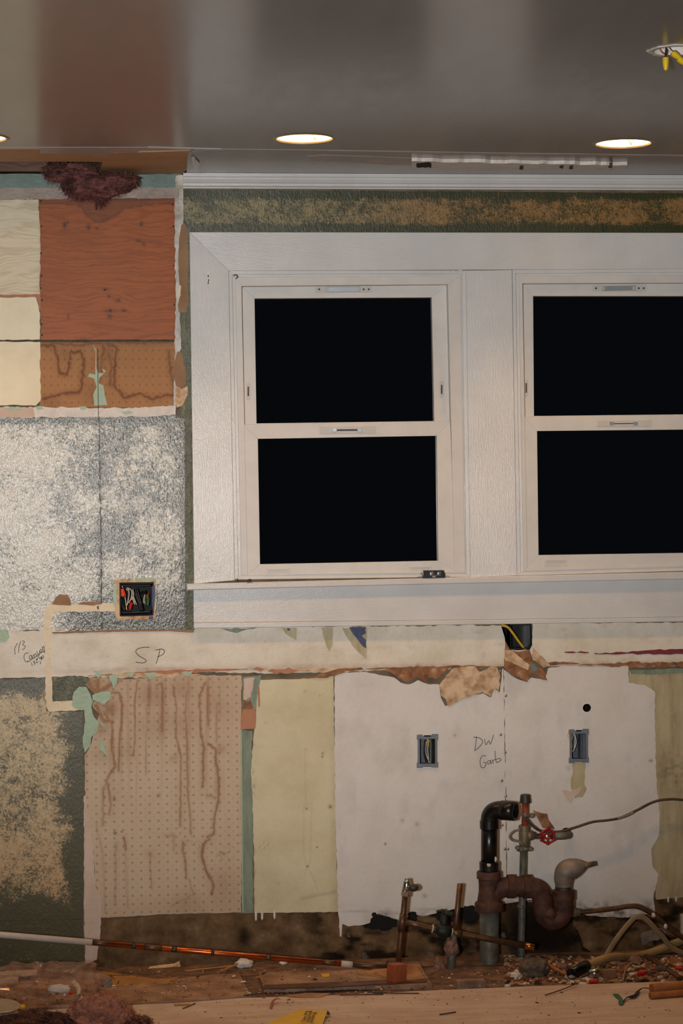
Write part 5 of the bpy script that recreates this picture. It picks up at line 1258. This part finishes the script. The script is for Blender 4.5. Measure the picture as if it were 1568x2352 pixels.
# ---- supply pipe with valve and red wheel
YS = -.05
mS = mpp(1200, 1950, YS)
Sp = lambda x, y, dy=0.0: W(x, y, YS + dy)
t = thing('supply_valve_pipe', 'upright galvanised supply pipe with capped nipple and red wheel valve', 'pipe', Sp(1196, 2256))
tube('supply_pipe', [Sp(1195.5, 2262), Sp(1197, 2160), Sp(1200, 2030), Sp(1202, 1950)], 8.5 * mS, 'galv', t, 16)
rings('pipe_cap', Sp(1206, 1845), V((0, 0, 1)), [(0, 10 * mS), (1 * mS, 12.4 * mS), (9 * mS, 12.6 * mS), (11 * mS, 11.8 * mS), (18 * mS, 11.5 * mS), (20.5 * mS, 9 * mS), (21 * mS, 2 * mS)], 'dark_steel', t, 18)
tube('rusty_nipple', [Sp(1205, 1900), Sp(1206, 1844)], 8 * mS, 'rust_pipe', t, 16)
blob('clamp', Sp(1206, 1873, -.003), (.013, .013, .010), 'galv', t, 3, .25, 2.4, 2)
rings('clamp_bolt', Sp(1220, 1873, -.010), (0, -1, 0), [(0, .0075), (.006, .0078), (.010, .006)], 'galv', t, 12)
rings('valve_body', Sp(1204, 1946), V((0, 0, 1)), [(0, 9 * mS), (4 * mS, 12 * mS), (14 * mS, 12.5 * mS), (40 * mS, 13 * mS), (47 * mS, 13.5 * mS), (50 * mS, 12 * mS), (51 * mS, 9 * mS)], 'brass', t, 18)
tube('outlet', [Sp(1210, 1919), Sp(1222, 1919), Sp(1223, 1919), Sp(1229, 1919)], [13 * mS, 11 * mS, 9 * mS, 8.5 * mS], 'brass', t, 16)
tube('stem_nut', [Sp(1228, 1921), Sp(1240, 1921)], 6.4 * mS, 'dark_steel', t, 6, smooth=False)
tube('bonnet', [Sp(1238, 1921), Sp(1276, 1921)], 5.5 * mS, 'dark_steel', t, 12)
tube('grey_nipple', [Sp(1268, 1921), Sp(1294, 1920), Sp(1306, 1918, .02), Sp(1308, 1917, .05)], [8.5 * mS, 8.8 * mS, 8.8 * mS, 8.2 * mS], 'galv', t, 16)
hc = Sp(1257, 1921, -.022)
hw = sub('wheel_handle', t)
Rw = 15.2 * mS
tube('wheel_rim', [hc + V((Rw * math.cos(a), 0, Rw * math.sin(a))) for a in [2 * math.pi * i / 36 for i in range(37)]], 2.2 * mS, 'red_handle', hw, 10)
for i in range(6):
    a = math.pi / 2 + i * math.pi / 3
    p = hc + V((math.cos(a), 0, math.sin(a))) * Rw * 1.07
    blob('wheel_lobe', p, (3.7 * mS, 2.8 * mS, 4.2 * mS), 'red_handle', hw, 2, .02, 1, i)
    tube('spoke', [hc, hc + V((math.cos(a), 0, math.sin(a))) * Rw], 1.9 * mS, 'red_handle', hw, 8)
rings('wheel_hub', hc + V((0, .006, 0)), (0, -1, 0), [(0, 7 * mS), (.008, 7.4 * mS), (.0095, 6.6 * mS), (.0095, 5 * mS)], 'red_handle', hw, 20)
rings('hub_screw', hc + V((0, -.003, 0)), (0, -1, 0), [(0, 5.2 * mS), (.0015, 5 * mS), (.003, 2.4 * mS)], 'chrome', hw, 12)
tube('valve_stem', [hc, hc + V((0, .03, 0))], 3.5 * mS, 'brass', t, 10)
blob('pipe_clamp', Sp(1203, 1950, -.006), (.024, .013, .0095), 'galv', t, 3, .25, 2.2, 5)
for x, y in ((1187, 1947), (1217, 1950), (1196, 1951)): rings('clamp_bolt', Sp(x, y, -.014), (0, -1, 0), [(0, .0068), (.006, .007), (.009, .0055)], 'galv', t, 12)
loopwire('ground_wire', [Sp(1194, 1906, -.012), Sp(1182, 1908, -.014), Sp(1172, 1916, -.014), Sp(1171, 1924, -.014), Sp(1178, 1930, -.014), Sp(1192, 1933, -.014), Sp(1199, 1940, -.014)], 2.6 * mS, 'lead', t)
for y0, y1, r in ((2196, 2206, 13), (2078, 2086, 9.6), (2160, 2196, 9.4)): rings('pipe_sleeve', Sp(1197, y1), V((0, 0, 1)), [(0, (r - 1.5) * mS), (1.5 * mS, r * mS), ((y1 - y0 - 1.5) * mS, r * mS), ((y1 - y0) * mS, (r - 1.5) * mS)], 'galv', t, 16)
tb = tube('flexible_tubing', spline([Sp(1206, 1876, -.016), Sp(1212, 1884, -.016), Sp(1222, 1896, -.014), Sp(1240, 1908, .0), Sp(1262, 1911, .006), Sp(1290, 1909, .008), Sp(1322, 1900, .01), Sp(1360, 1888, .01), Sp(1395, 1884, .012), Sp(1425, 1878, .014), Sp(1460, 1862, .018), Sp(1500, 1842, .022), Sp(1535, 1836, .022), Sp(1575, 1838, .02), Sp(1700, 1850, .02)], 6), 3.0 * mS, 'tubing', None, 10)
tag(tb, 'thin brown flexible tubing curving right from the red wheel valve', 'tubing')
pn = tube('paint_smudge', spline([Sp(1418, 1880.5, .0125), Sp(1440, 1873, .0145), Sp(1454, 1866, .016)]), 3.4 * mS, 'lead', tb, 10)

# ---- copper stub with stop valve and crossing branch
YK = -.168
mK = mpp(930, 2120, YK)
Kp = lambda x, y, dy=0.0: W(x, y, YK + dy)
t = thing('copper_stub_assembly', 'tarnished copper stub pipe with angle stop and sideways branch', 'pipe', Kp(914, 2222))
tube('copper_pipe', [Kp(914, 2226), Kp(918, 2170), Kp(924, 2118), Kp(931, 2046)], 6.6 * mK, 'copper_dark', t, 14)
tube('tee', [Kp(921, 2140), Kp(926, 2098)], 8.3 * mK, 'copper_dark', t, 14)
tube('compression_nut', [Kp(930, 2058), Kp(932, 2046)], 9.6 * mK, 'chrome', t, 6, smooth=False)
tube('stop_body', [Kp(931, 2048), Kp(933, 2038), Kp(934, 2026), Kp(934.5, 2021)], [8.5 * mK, 9 * mK, 8 * mK, 5.5 * mK], 'chrome', t, 14)
tube('stop_outlet', [Kp(934, 2024), Kp(935, 2018)], 6 * mK, 'chrome', t, 8)
blob('oval_handle', Kp(949, 2039, -.03), (.0155, .010, .0115), 'dark_steel', t, 3, .05, 1, 1)
tube('handle_stem', [Kp(936, 2036), Kp(949, 2039, -.03)], 4 * mK, 'chrome', t, 10)
tube('branch_pipe', [Kp(926, 2117), Kp(960, 2125), Kp(1000, 2135), Kp(1045, 2143), Kp(1100, 2153), Kp(1212, 2173, -.015)], 7.2 * mK, 'copper_dark', t, 14)
tube('copper_end', [Kp(1205, 2172, -.014), Kp(1226, 2175.5, -.017)], 8.0 * mK, 'copper_end', t, 14, hollow=.8)
for x, y in ((993, 2133), (1037, 2141.5)):
    rings('solder_ring', Kp(x - 2, y - .4), Kp(x + 2, y + .4) - Kp(x - 2, y - .4), [(0, 8 * mK), (1 * mK, 9.6 * mK), (3 * mK, 9.6 * mK), (4 * mK, 8 * mK)], 'paper_white', t, 14)
tube('branch_coupling', [Kp(1037, 2141.5), Kp(1060, 2146)], 8.6 * mK, 'copper_dark', t, 14)
tube('valve_block', [Kp(1000, 2133), Kp(1012, 2137), Kp(1022, 2139), Kp(1036, 2141)], [9 * mK, 15 * mK, 15 * mK, 10 * mK], 'verdigris', t, 14)
tube('valve_neck', [Kp(1019, 2136), Kp(1020, 2100)], 8 * mK, 'verdigris', t, 12)
tube('lever_handle', spline([Kp(1002, 2094), Kp(1014, 2092), Kp(1022, 2097), Kp(1040, 2100)]), [3 * mK] * 6 + [5 * mK] * 7 + [6 * mK] * 6, 'verdigris', t, 10)
tube('copper_stub', [Kp(1045, 2146), Kp(1048, 2110), Kp(1056, 2030)], 6.4 * mK, 'copper_dark', t, 14, hollow=.8)
tube('lower_pipe', [Kp(1034, 2266), Kp(1037, 2200), Kp(1042, 2140)], [11 * mK, 10.5 * mK, 8 * mK], 'galv', t, 14)
blob('mortar_lump', Kp(1036, 2178), (.022, .018, .032), 'plaster_chunk', t, 4, .3, 2.5, 2)
blob('mortar_lump', Kp(1008, 2238), (.018, .02, .045), 'plaster_chunk', t, 4, .35, 2.5, 3)

# ---- long copper pipe along the wall
YL = -.20
Lp = lambda x, y, dy=0.0: W(x, y, YL + dy)
mL = mpp(400, 2170, YL)
t = thing('long_copper_pipe', 'long half painted copper pipe sloping along the base of the wall', 'pipe', Lp(500, 2215))
def on(px): return 2145 + (px + 20) * (2222.5 - 2145) / 910
def seg_(name, a, b_, r, mat): return tube(name, [Lp(a, on(a)), Lp((a + b_) / 2, on((a + b_) / 2)), Lp(b_, on(b_))], r * mL, mat, t, 16)
seg_('painted_length', -320, 212, 7.4, 'white_enamel')
seg_('bare_copper', 210, 792, 6.6, 'copper')
for a, b_, m in ((211, 248, 'copper_dark'), (303, 312, 'dark_steel'), (330, 372, 'copper_dark'), (394, 406, 'dark_steel'), (484, 492, 'dark_steel'), (610, 622, 'copper_dark'), (738, 770, 'copper_dark')): seg_('tarnished_band', a, b_, 6.75, m)
seg_('white_tape', 783, 809, 7.4, 'paper_white')
seg_('dark_length', 808, 890, 6.6, 'copper_dark')
rings('escutcheon', Lp(886, on(886)), Lp(900, on(899)) - Lp(886, on(886)), [(0, .010), (.002, .021), (.006, .024), (.007, .012)], 'dark_steel', t, 20)

# ---- wood block under the stub
def fl3(x, y, z): return F(x, y, z)
bk = boxat('wood_block', F(910, 2256, .014), .044, .04, .052, 'redwood', None, .5, .06, .003)
bk.location.z = .0145
tag(bk, 'red brown square wood block under the copper stub pipe', 'wood block')

# ---- loose tubes and strips at the right
t = thing('hose_with_black_end', 'tan plastic tube on the rubble with a black open end', 'tube', F(1328, 2256, .0))
p0 = F(1312, 2253, .0) + V((0, 0, .020)); 
hp = spline([F(1345, 2236, .0) + V((0, .0, .022)), F(1400, 2222, 0) + V((0, 0, .030)), W(1470, 2195, -.10), W(1568, 2160, -.06), W(1660, 2128, -.05)], 6)
tube('tan_tube', hp, .0125, 'tan_hose', t, 16)
dr = (p0 - hp[0]).normalized()
tube('black_sleeve', [hp[0] - dr * .004, hp[0] + dr * .02, p0], .0165, 'black_plastic', t, 18, hollow=.84)
st = [F(1378, 2240, 0) + V((0, .01, .004)), W(1392, 2195, -.16), W(1420, 2150, -.15), W(1452, 2112, -.14), W(1466, 2106, -.14), W(1484, 2112, -.135), W(1518, 2148, -.12), W(1552, 2182, -.11), W(1640, 2215, -.10)]
sp_ = tube('flat_strip', spline(st, 6), .0085, 'tan_strip', None, 10, flat=.22, flatdir=(0, -1, .25))
tag(sp_, 'flat tan plastic strip bent into an arch over the tan tube', 'plastic strip')
t = thing('iron_branch_pipe', 'dark bent pipe leaving a brass fitting beside the trap', 'pipe', W(1330, 2105, -.09))
Bp = lambda x, y, dy=0.0: W(x, y, -.09 + dy)
tube('bent_pipe', spline([Bp(1325, 2095), Bp(1345, 2094), Bp(1400, 2088), Bp(1440, 2082), Bp(1462, 2082), Bp(1482, 2090), Bp(1510, 2108), Bp(1540, 2134), Bp(1580, 2162), Bp(1660, 2205)], 6), .0078, 'copper_dark', t, 14)
rings('brass_fitting', Bp(1312, 2096), V((1, 0, .02)), [(0, .012), (.002, .0145), (.014, .0145), (.015, .012), (.026, .012), (.027, .009)], 'brass', t, 8, False)
for x, y in ((1500, 2102), (1528, 2128)): blob('paint_dab', Bp(x, y, -.008), (.006, .003, .008), 'white_chip', t, 2, .5, 2, x)
bl = boxat('board_stub', W(1590, 2162, -.02) , .075, .018, .085, 'paper_white', None, 0, 0, .001)
tag(bl, 'pale board stub standing against the wall at the right edge', 'board')
# bracket
br = slab3('metal_bracket', [W(1471, 2152, -.03), W(1474, 2144, -.03), W(1520, 2132, -.03), W(1532, 2140, -.03), W(1512, 2160, -.03), W(1496, 2160, -.03), W(1480, 2170, -.03), W(1474, 2169, -.03)], (0, .012, 0), 'lead', None)
tag(br, 'grey notched bracket leaning on the wall behind the tan tube', 'bracket')

# ---- debris on the floor
def onfloor(px, py, z=0.0): return F(px, py, z)
p = onfloor(1365, 2250); t = thing('glass_globe', 'small shiny round bulb lying among the rubble', 'bulb', p)
rings('globe', p + V((0, 0, .0015)), (0, 0, 1), [(0, .004), (.003, .011), (.009, .0175), (.018, .0200), (.027, .0170), (.033, .009), (.034, .003)], 'chrome', t, 22)
rings('base_cap', p + V((-.002, 0, .031)), (-.2, 0, 1), [(0, .009), (.006, .0085), (.008, .006)], 'brass', t, 14)
def nut(px, py, lab, z=0.0, rot=0.0, L=.026, r=.008, mat='nut_red'):
    p = onfloor(px, py, z) + V((0, 0, r)); ax = V((math.cos(rot), math.sin(rot), 0))
    o = rings('wire_nut', p - ax * L / 2, ax, [(0, r * .5), (.002, r * .8), (L * .5, r * .9), (L - .002, r), (L, r * .7)], mat, None, 12)
    tag(o, lab, 'wire nut', 'red wire nuts dropped on the floor')
nut(1362, 2261, 'red wire nut right in front of the shiny bulb', 0, .1)
nut(1473, 2242, 'red wire nut in the rubble between strip and dark stick', .004, .3)
nut(1558, 2229, 'red wire nut at the right edge of the rubble', .004, -.2, .02)
nut(162, 2285, 'tiny red plug on the plastic bag', .07, 1.2, .014, .005)
ye = tube('cable_offcut', spline([onfloor(1258, 2226) + V((0, 0, .014)), onfloor(1275, 2236) + V((0, 0, .014)), onfloor(1296, 2243) + V((0, 0, .010)), onfloor(1322, 2244) + V((0, 0, .007))]), .0058, 'cardboard', None, 10)
tag(ye, 'short orange cable offcut beside the black tube end', 'cable')
ch = blob('concrete_chunk', onfloor(1228, 2240) + V((0, 0, .018)), (.045, .035, .034), 'concrete', None, 4, .4, 2.2, 4, zmin=0.0005)
tag(ch, 'rough grey concrete lump right of the upright pipes', 'concrete lump')
for i, (x, y, s, m, lab) in enumerate(((1185, 2246, .014, 'white_chip', 'pale plaster chunk left of the concrete lump'), (1166, 2268, .008, 'paper_white', 'small white chip at the plywood edge by the drain'), (1290, 2228, .016, 'plaster_chunk', 'pinkish plaster chunk behind the orange cable offcut'), (1310, 2250, .011, 'paper_white', 'white chip under the black tube end'),
        (1460, 2215, .020, 'plaster_chunk', 'reddish plaster lump under the tan strip arch'), (1520, 2232, .016, 'concrete', 'grey rubble lump behind the orange carton'), (560, 2222, .022, 'white_chip', 'grey white plaster lump at the wall between the floor boards'), (650, 2216, .010, 'white_chip', 'small white lump at the foot of the grimy wall'), (285, 2266, .006, 'paper_white', 'white crumb on the board beside the yellow scrap'))):
    o = blob('plaster_lump', onfloor(x, y) + V((0, 0, s * .55)), (s * 1.2, s, s * .7), m, None, 3, .4, 2.2, 20 + i, zmin=.0005)
    tag(o, lab, 'rubble')
o = boxat('carton_scrap', onfloor(1398, 2250), .036, .02, .030, 'brown_paper', None, .1, 0, .001); tag(o, 'small brown carton block right of the shiny bulb', 'carton')
o = boxat('wood_offcut', onfloor(1080, 2268), 0.085, .03, .022, 'floorold', None, .08, 0, .001); tag(o, 'short plywood offcut at the foot of the drain riser', 'wood offcut')
def stick(name, pts, w_, h_, mat, lab, cat):
    o = tube(name, pts, w_, mat, None, 6, smooth=False, flat=h_); tag(o, lab, cat); return o
stick('dark_stick', [onfloor(1478, 2196) + V((0, 0, .006)), onfloor(1562, 2252) + V((0, 0, .008))], .010, .5, 'oldwood', 'dark wooden stick lying across the rubble at the right', 'stick')
stick('dark_stick', [onfloor(1405, 2236) + V((0, 0, .005)), onfloor(1505, 2236) + V((0, 0, .005))], .006, .5, 'oldwood', 'thin dark stick behind the red wire nut in the rubble', 'stick')
stick('twig', spline([F(1252, 2288, ZP) + V((0, 0, .003)), F(1290, 2278, ZP) + V((0, 0, .006)), F(1326, 2264, ZP) + V((0, 0, .007))]), .0018, 1, 'oldwood', 'thin bent twig on the plywood below the black tube end', 'twig')
o = tube('bent_tan_wire', spline([onfloor(1430, 2256) + V((0, 0, .004)), onfloor(1438, 2240) + V((0, 0, .02)), onfloor(1452, 2230) + V((0, 0, .024)), onfloor(1470, 2228) + V((0, 0, .018))]), .0034, 'tan_strip', None, 8); tag(o, 'short curved tan wire in the rubble beside the red nut', 'wire')
# orange carton roll
t = thing('carton_roll', 'rolled orange carton lying on the plywood at the right edge', 'carton', F(1540, 2296, ZP))
for a, b_, r in ((F(1496, 2287, ZP), F(1660, 2272, ZP), .017), (F(1492, 2295, ZP), F(1660, 2281, ZP), .0095)):
    tube('carton_tube', [b_ + V((0, 0, r)), b_.lerp(a, .5) + V((0, 0, r)), a + V((0, 0, r))], r, 'cardboard', t, 14, hollow=.8)
o = tube('blue_wire_twist', spline([F(1494, 2281, ZP) + V((0, 0, .012)), F(1478, 2279, ZP) + V((0, 0, .012)), F(1466, 2280, ZP) + V((0, 0, .006)), F(1456, 2292, ZP) + V((0, 0, .006)), F(1440, 2296, ZP) + V((0, 0, .006)), F(1430, 2304, ZP) + V((0, 0, .004))]), [.003, .003, .003, .003, .003, .003, .0025, .0025, .0025, .004, .004, .003, .005, .006, .007, .006, .006, .006, .007, .008, .008, .007, .005, .004, .003, .003, .003, .003, .003, .003, .003], 'blue_wire', None, 8, flat=.5)
tag(o, 'dark blue twisted wire between the green scrap and the orange carton', 'wire')
o = slab3('green_scrap', [F(x, y, ZP) + V((0, 0, z)) for x, y, z in ((1406, 2286, .004), (1414, 2288, .007), (1420, 2286, .004), (1428, 2298, .008), (1433, 2306, .003), (1428, 2311, .002), (1420, 2308, .005), (1420, 2298, .007))], (0, 0, -.0015), 'green_scrap', None)
tag(o, 'crumpled green plastic scrap on the plywood', 'plastic scrap')

# yellow paper with print
t = thing('yellow_leaflet', 'creased yellow printed leaflet on the plywood near the bottom edge', 'leaflet', F(690, 2345, ZP))
yv = [F(x, y, ZP) + V((0, 0, z)) for x, y, z in ((612, 2352, .002), (688, 2321, .003), (752, 2333, .014), (735, 2372, .004), (640, 2380, .002))]
slab3('sheet', yv, (0, 0, -.0008), 'yellow_card', t)
cdn = slab3('curled_corner', [yv[2] + V((0, 0, .001)), yv[2] + V((-.006, -.03, -.002)), yv[2] + V((.004, -.02, -.009)), yv[2] + V((.006, -.004, -.006))], (0, 0, -.0008), 'dark_steel', t)
def text_on(body, px0, px1, size, parent):
    cu = bpy.data.curves.new('print', 'FONT'); cu.body = body; cu.size = 1.0; cu.extrude = .01; cu.align_x = 'LEFT'
    o = bpy.data.objects.new('printed_line', cu); S.collection.objects.link(o)
    dg = bpy.context.evaluated_depsgraph_get(); me = bpy.data.meshes.new_from_object(o.evaluated_get(dg)); bpy.data.objects.remove(o)
    n = (yv[1] - yv[0]).cross(yv[2] - yv[0]).normalized()
    if n.z < 0: n = -n
    def onsheet(px, py):
        d = ray(px, py); tt = (yv[0] - EYEPOS).dot(n) / d.dot(n); return EYEPOS + d * tt
    a, b_ = onsheet(*px0), onsheet(*px1)
    u_ = (b_ - a).normalized(); v_ = n.cross(u_)
    sx = (b_ - a).length / max(v.co.x for v in me.vertices)
    vs = [tuple(a + u_ * (v.co.x * sx) + v_ * (v.co.y * size) + n * (.0006 + v.co.z * .01)) for v in me.vertices]
    fs = [tuple(p.vertices) for p in me.polygons]
    return mesh_obj('printed_line', vs, fs, 'text_ink', parent)
text_on('Take this', (700, 2347), (708, 2322), .016, t)
text_on('attached', (709, 2348), (717, 2322), .016, t)
text_on('making', (717, 2350), (725, 2325), .016, t)

# ---- heap at the lower left: insulation, bag, lid, scraps
t = thing('insulation_heap', 'dusty pinkish brown insulation heap at the bottom left', 'insulation', F(230, 2352, ZP))
p = F(232, 2350, ZP); blob('tuft', p + V((0, -.02, .02)), (.085, .07, .060), 'insul_pink', t, 6, .26, 2.2, 31, zmin=ZP + .0005, oct_=8)
p = F(90, 2352, ZP); blob('tuft', p + V((0, -.03, .008)), (.15, .06, .030), 'insul_dark', t, 5, .4, 2.6, 32, zmin=ZP + .0005)
p = F(300, 2352, ZP); blob('tuft', p + V((0, -.01, .0)), (.06, .03, .022), 'insul_dark', t, 4, .4, 2.6, 33, zmin=ZP + .0005)
fibres([o for o in t.children], t, 5200, .005, .018, 'insul_pink', 6, ZP)
p = F(110, 2300, .0)
def bagshape(q): return Vector((q.x, q.y, max(q.z, -.6)))
o = blob('plastic_bag', p + V((0, .02, .045)), (.155, .085, .062), 'bag', None, 4, .42, 2.4, 40, smooth=False, zmin=.0085, oct_=3)
tag(o, 'crumpled clear plastic bag over the rubble at the lower left', 'plastic bag')
t = thing('tin_lid', 'pale round tin lid cut off by the left edge', 'lid', F(0, 2322, .06))
c = F(-4, 2310, .055)
rings('lid_disc', c - V((0, 0, .004)), (.03, -.10, 1), [(0, .056), (.0015, .0585), (.004, .0590), (.0052, .0575), (.0050, .054)], 'lid_top', t, 40)
o = rings('paper_cup', c - V((0, 0, .036)), (.03, -.05, 1), [(0, .044), (.012, .050), (.026, .050)], 'paper_white', None, 24); tag(o, 'white crushed cup beneath the tin lid', 'cup')
o = slab3('yellow_strip', [F(x, y, ZP) + V((0, 0, .03)) for x, y in ((-40, 2338), (56, 2332), (58, 2336), (-40, 2350))], (0, 0, -.006), 'yellow_card', None); tag(o, 'yellow strip under the tin lid at the bottom left', 'strip')
pp = [F(x, y, ZP) + V((0, -.02, z)) for x, y, z in ((168, 2312, .075), (176, 2324, .08), (182, 2336, .082), (181, 2345, .078))]
o = tube('paper_strip', spline(pp, 5), .0065, 'paper_white', None, 6, flat=.15, smooth=False, flatdir=(0, -1, .4)); tag(o, 'torn white paper strip draped on the insulation heap', 'paper strip')
o = boxat('carton_tag', F(189, 2352, ZP) + V((0, -.03, .066)), .020, .003, .014, 'pinkish', None, .2, .6); tag(o, 'small beige carton tag on the insulation heap', 'carton')
o = blob('crumpled_wrapper', F(136, 2300, 0) + V((0, -.07, .05)), (.032, .012, .013), 'paper_white', None, 3, .5, 2.5, 41); tag(o, 'crumpled whitish wrapper on the plastic bag', 'wrapper')
o = slab3('yellow_flake', [F(x, y, ZP) + V((0, 0, .006)) for x, y in ((286, 2330), (290, 2329), (299, 2341), (292, 2340))], (0, 0, -.002), 'yellow_card', None); tag(o, 'small yellow flake right of the insulation heap', 'flake')
# scraps along the wall
def scrap(name, px, mat, lab, cat, z=.012, th=.003, lift=None):
    pts = [F(x, y, z) + V((0, 0, (lift[i] if lift else 0))) for i, (x, y) in enumerate(px)]
    o = slab3(name, pts, (0, 0, -th), mat, None); tag(o, lab, cat); return o
scrap('cardboard_scrap', [(232, 2230), (300, 2240), (360, 2248), (412, 2243), (395, 2256), (330, 2258), (262, 2263), (236, 2258)], 'cardboard_tan', 'long tan cardboard scrap beside the plastic bag', 'cardboard', .013, .003)
o = slab3('torn_plaster_board', [W(x, y, yy) for x, y, yy in ((325, 2236, -.05), (345, 2220, -.03), (372, 2216, -.02), (400, 2213, -.012), (412, 2207, -.008), (418, 2228, -.012), (416, 2238, -.05), (370, 2240, -.05))], (0, -.004, .001), 'tan_paper', None); tag(o, 'torn beige board scrap leaning on the grimy wall', 'board scrap')
o = boxat('tape_roll_box', F(246, 2266, .010), .024, .016, .026, 'lead', None, .1, 0, .001); tag(o, 'small grey block beside the plastic bag', 'block')
scrap('wood_sliver', [(655, 2287), (700, 2280), (758, 2281), (735, 2288), (690, 2289)], 'pinewood', 'pale wood sliver along the plywood edge', 'wood sliver', ZP + .004)
scrap('yellow_flake', [(736, 2237), (756, 2235), (757, 2241), (740, 2242)], 'yellow_card', 'small yellow flake on the splintered floor board', 'flake', .018)
scrap('wood_sliver', [(400, 2306), (436, 2305), (436, 2308), (400, 2309)], 'cardboard_tan', 'thin yellowish sliver on the plywood left of the leaflet', 'wood sliver', ZP + .003)
for i, (a, b_, lab) in enumerate((((856, 2282), (962, 2283), 'straight black stick on the plywood edge below the block'), ((560, 2288), (612, 2282), 'short black stick left of the pale sliver'), ((1009, 2332), (1046, 2326), 'short dark twig low on the plywood'), ((420, 2318), (448, 2306), 'brown twig on the plywood at left'), ((880, 2285), (780, 2287), 'thin brown twig next to the pale sliver'))):
    stick('twig', [F(*a, ZP) + V((0, 0, .002)), F((a[0] + b_[0]) / 2, (a[1] + b_[1]) / 2 + 1, ZP) + V((0, 0, .003)), F(*b_, ZP) + V((0, 0, .002))], .0018, 1, 'dark_steel' if i in (0, 1, 2) else 'oldwood', lab, 'twig')
for i, (a, b_, lab) in enumerate((((425, 2232), (540, 2222), 'long wood splinter at the foot of the grimy wall'), ((500, 2236), (545, 2218), 'short slanted splinter at the foot of the grimy wall'))):
    stick('splinter', [onfloor(*a, .012) + V((0, 0, .003)), onfloor(*b_, .012) + V((0, 0, .006))], .0035, .5, 'pinewood', lab, 'splinter')
o = tube('curled_shaving', spline([F(622, 2318, ZP) + V((0, 0, .002)), F(626, 2308, ZP) + V((0, 0, .008)), F(634, 2304, ZP) + V((0, 0, .012)), F(642, 2302, ZP) + V((0, 0, .009))]), .004, 'redwood', None, 6, flat=.2); tag(o, 'curled brown wood shaving above the yellow leaflet', 'wood shaving')
tk = [W(x, y, -.02) for x, y in ((12, 2206),)]
o = scrap('white_lath', [(-60, 2235), (85, 2226), (85, 2234), (-60, 2244)], 'paper_white', 'thin white lath lying at the wall foot behind the bag', 'lath', .02, .008)
scrap('white_lath', [(-60, 2250), (42, 2243), (42, 2249), (-60, 2257)], 'paper_white', 'short white lath behind the tin lid', 'lath', .03, .008)

# loose crumbs nobody could count
def crumbs(name, n, region, z, smin, smax, seed, label):
    r = random.Random(seed); vs = []; fs = []
    for i in range(n):
        x, y = region(r); c = F(x, y, z); s = r.uniform(smin, smax) * (1 if r.random() < .85 else 1.9)
        b = len(vs); a = r.uniform(0, 6.28); e = r.uniform(.5, 2.6)
        for dx, dy, dz in ((-1, -1, 0), (1, -1, 0), (1, 1, 0), (-1, 1, 0), (-.6, -.6, 1), (.7, -.5, 1), (.5, .6, 1), (-.6, .7, 1)):
            X = dx * s * e + r.uniform(-.3, .3) * s; Y = dy * s + r.uniform(-.3, .3) * s
            vs.append((c.x + X * math.cos(a) - Y * math.sin(a), c.y + X * math.sin(a) + Y * math.cos(a), z + dz * s * r.uniform(.4, 1.1)))
        fs += [tuple(b + q for q in f) for f in ((3, 2, 1, 0), (4, 5, 6, 7), (0, 1, 5, 4), (1, 2, 6, 5), (2, 3, 7, 6), (3, 0, 4, 7))]
    o = mesh_obj(name, vs, fs, 'chip_mix', None); tag(o, label, 'debris', kind='stuff')
crumbs('rubble', 1500, lambda r: (r.uniform(1160, 1640), r.uniform(2196, 2262)), .0005, .0015, .0055, 1, 'crumbled plaster rubble in the open strip at the right')
crumbs('plaster_dust', 900, lambda r: (r.uniform(-40, 1160), r.uniform(2226, 2300)), .0145, .0006, .0022, 2, 'plaster crumbs scattered over the old floor boards')
crumbs('sawdust_crumbs', 420, lambda r: (r.uniform(-20, 1600), 2280 + 90 * r.random() ** 1.5), ZP + .0002, .0005, .0016, 3, 'crumbs scattered over the plywood sheet')
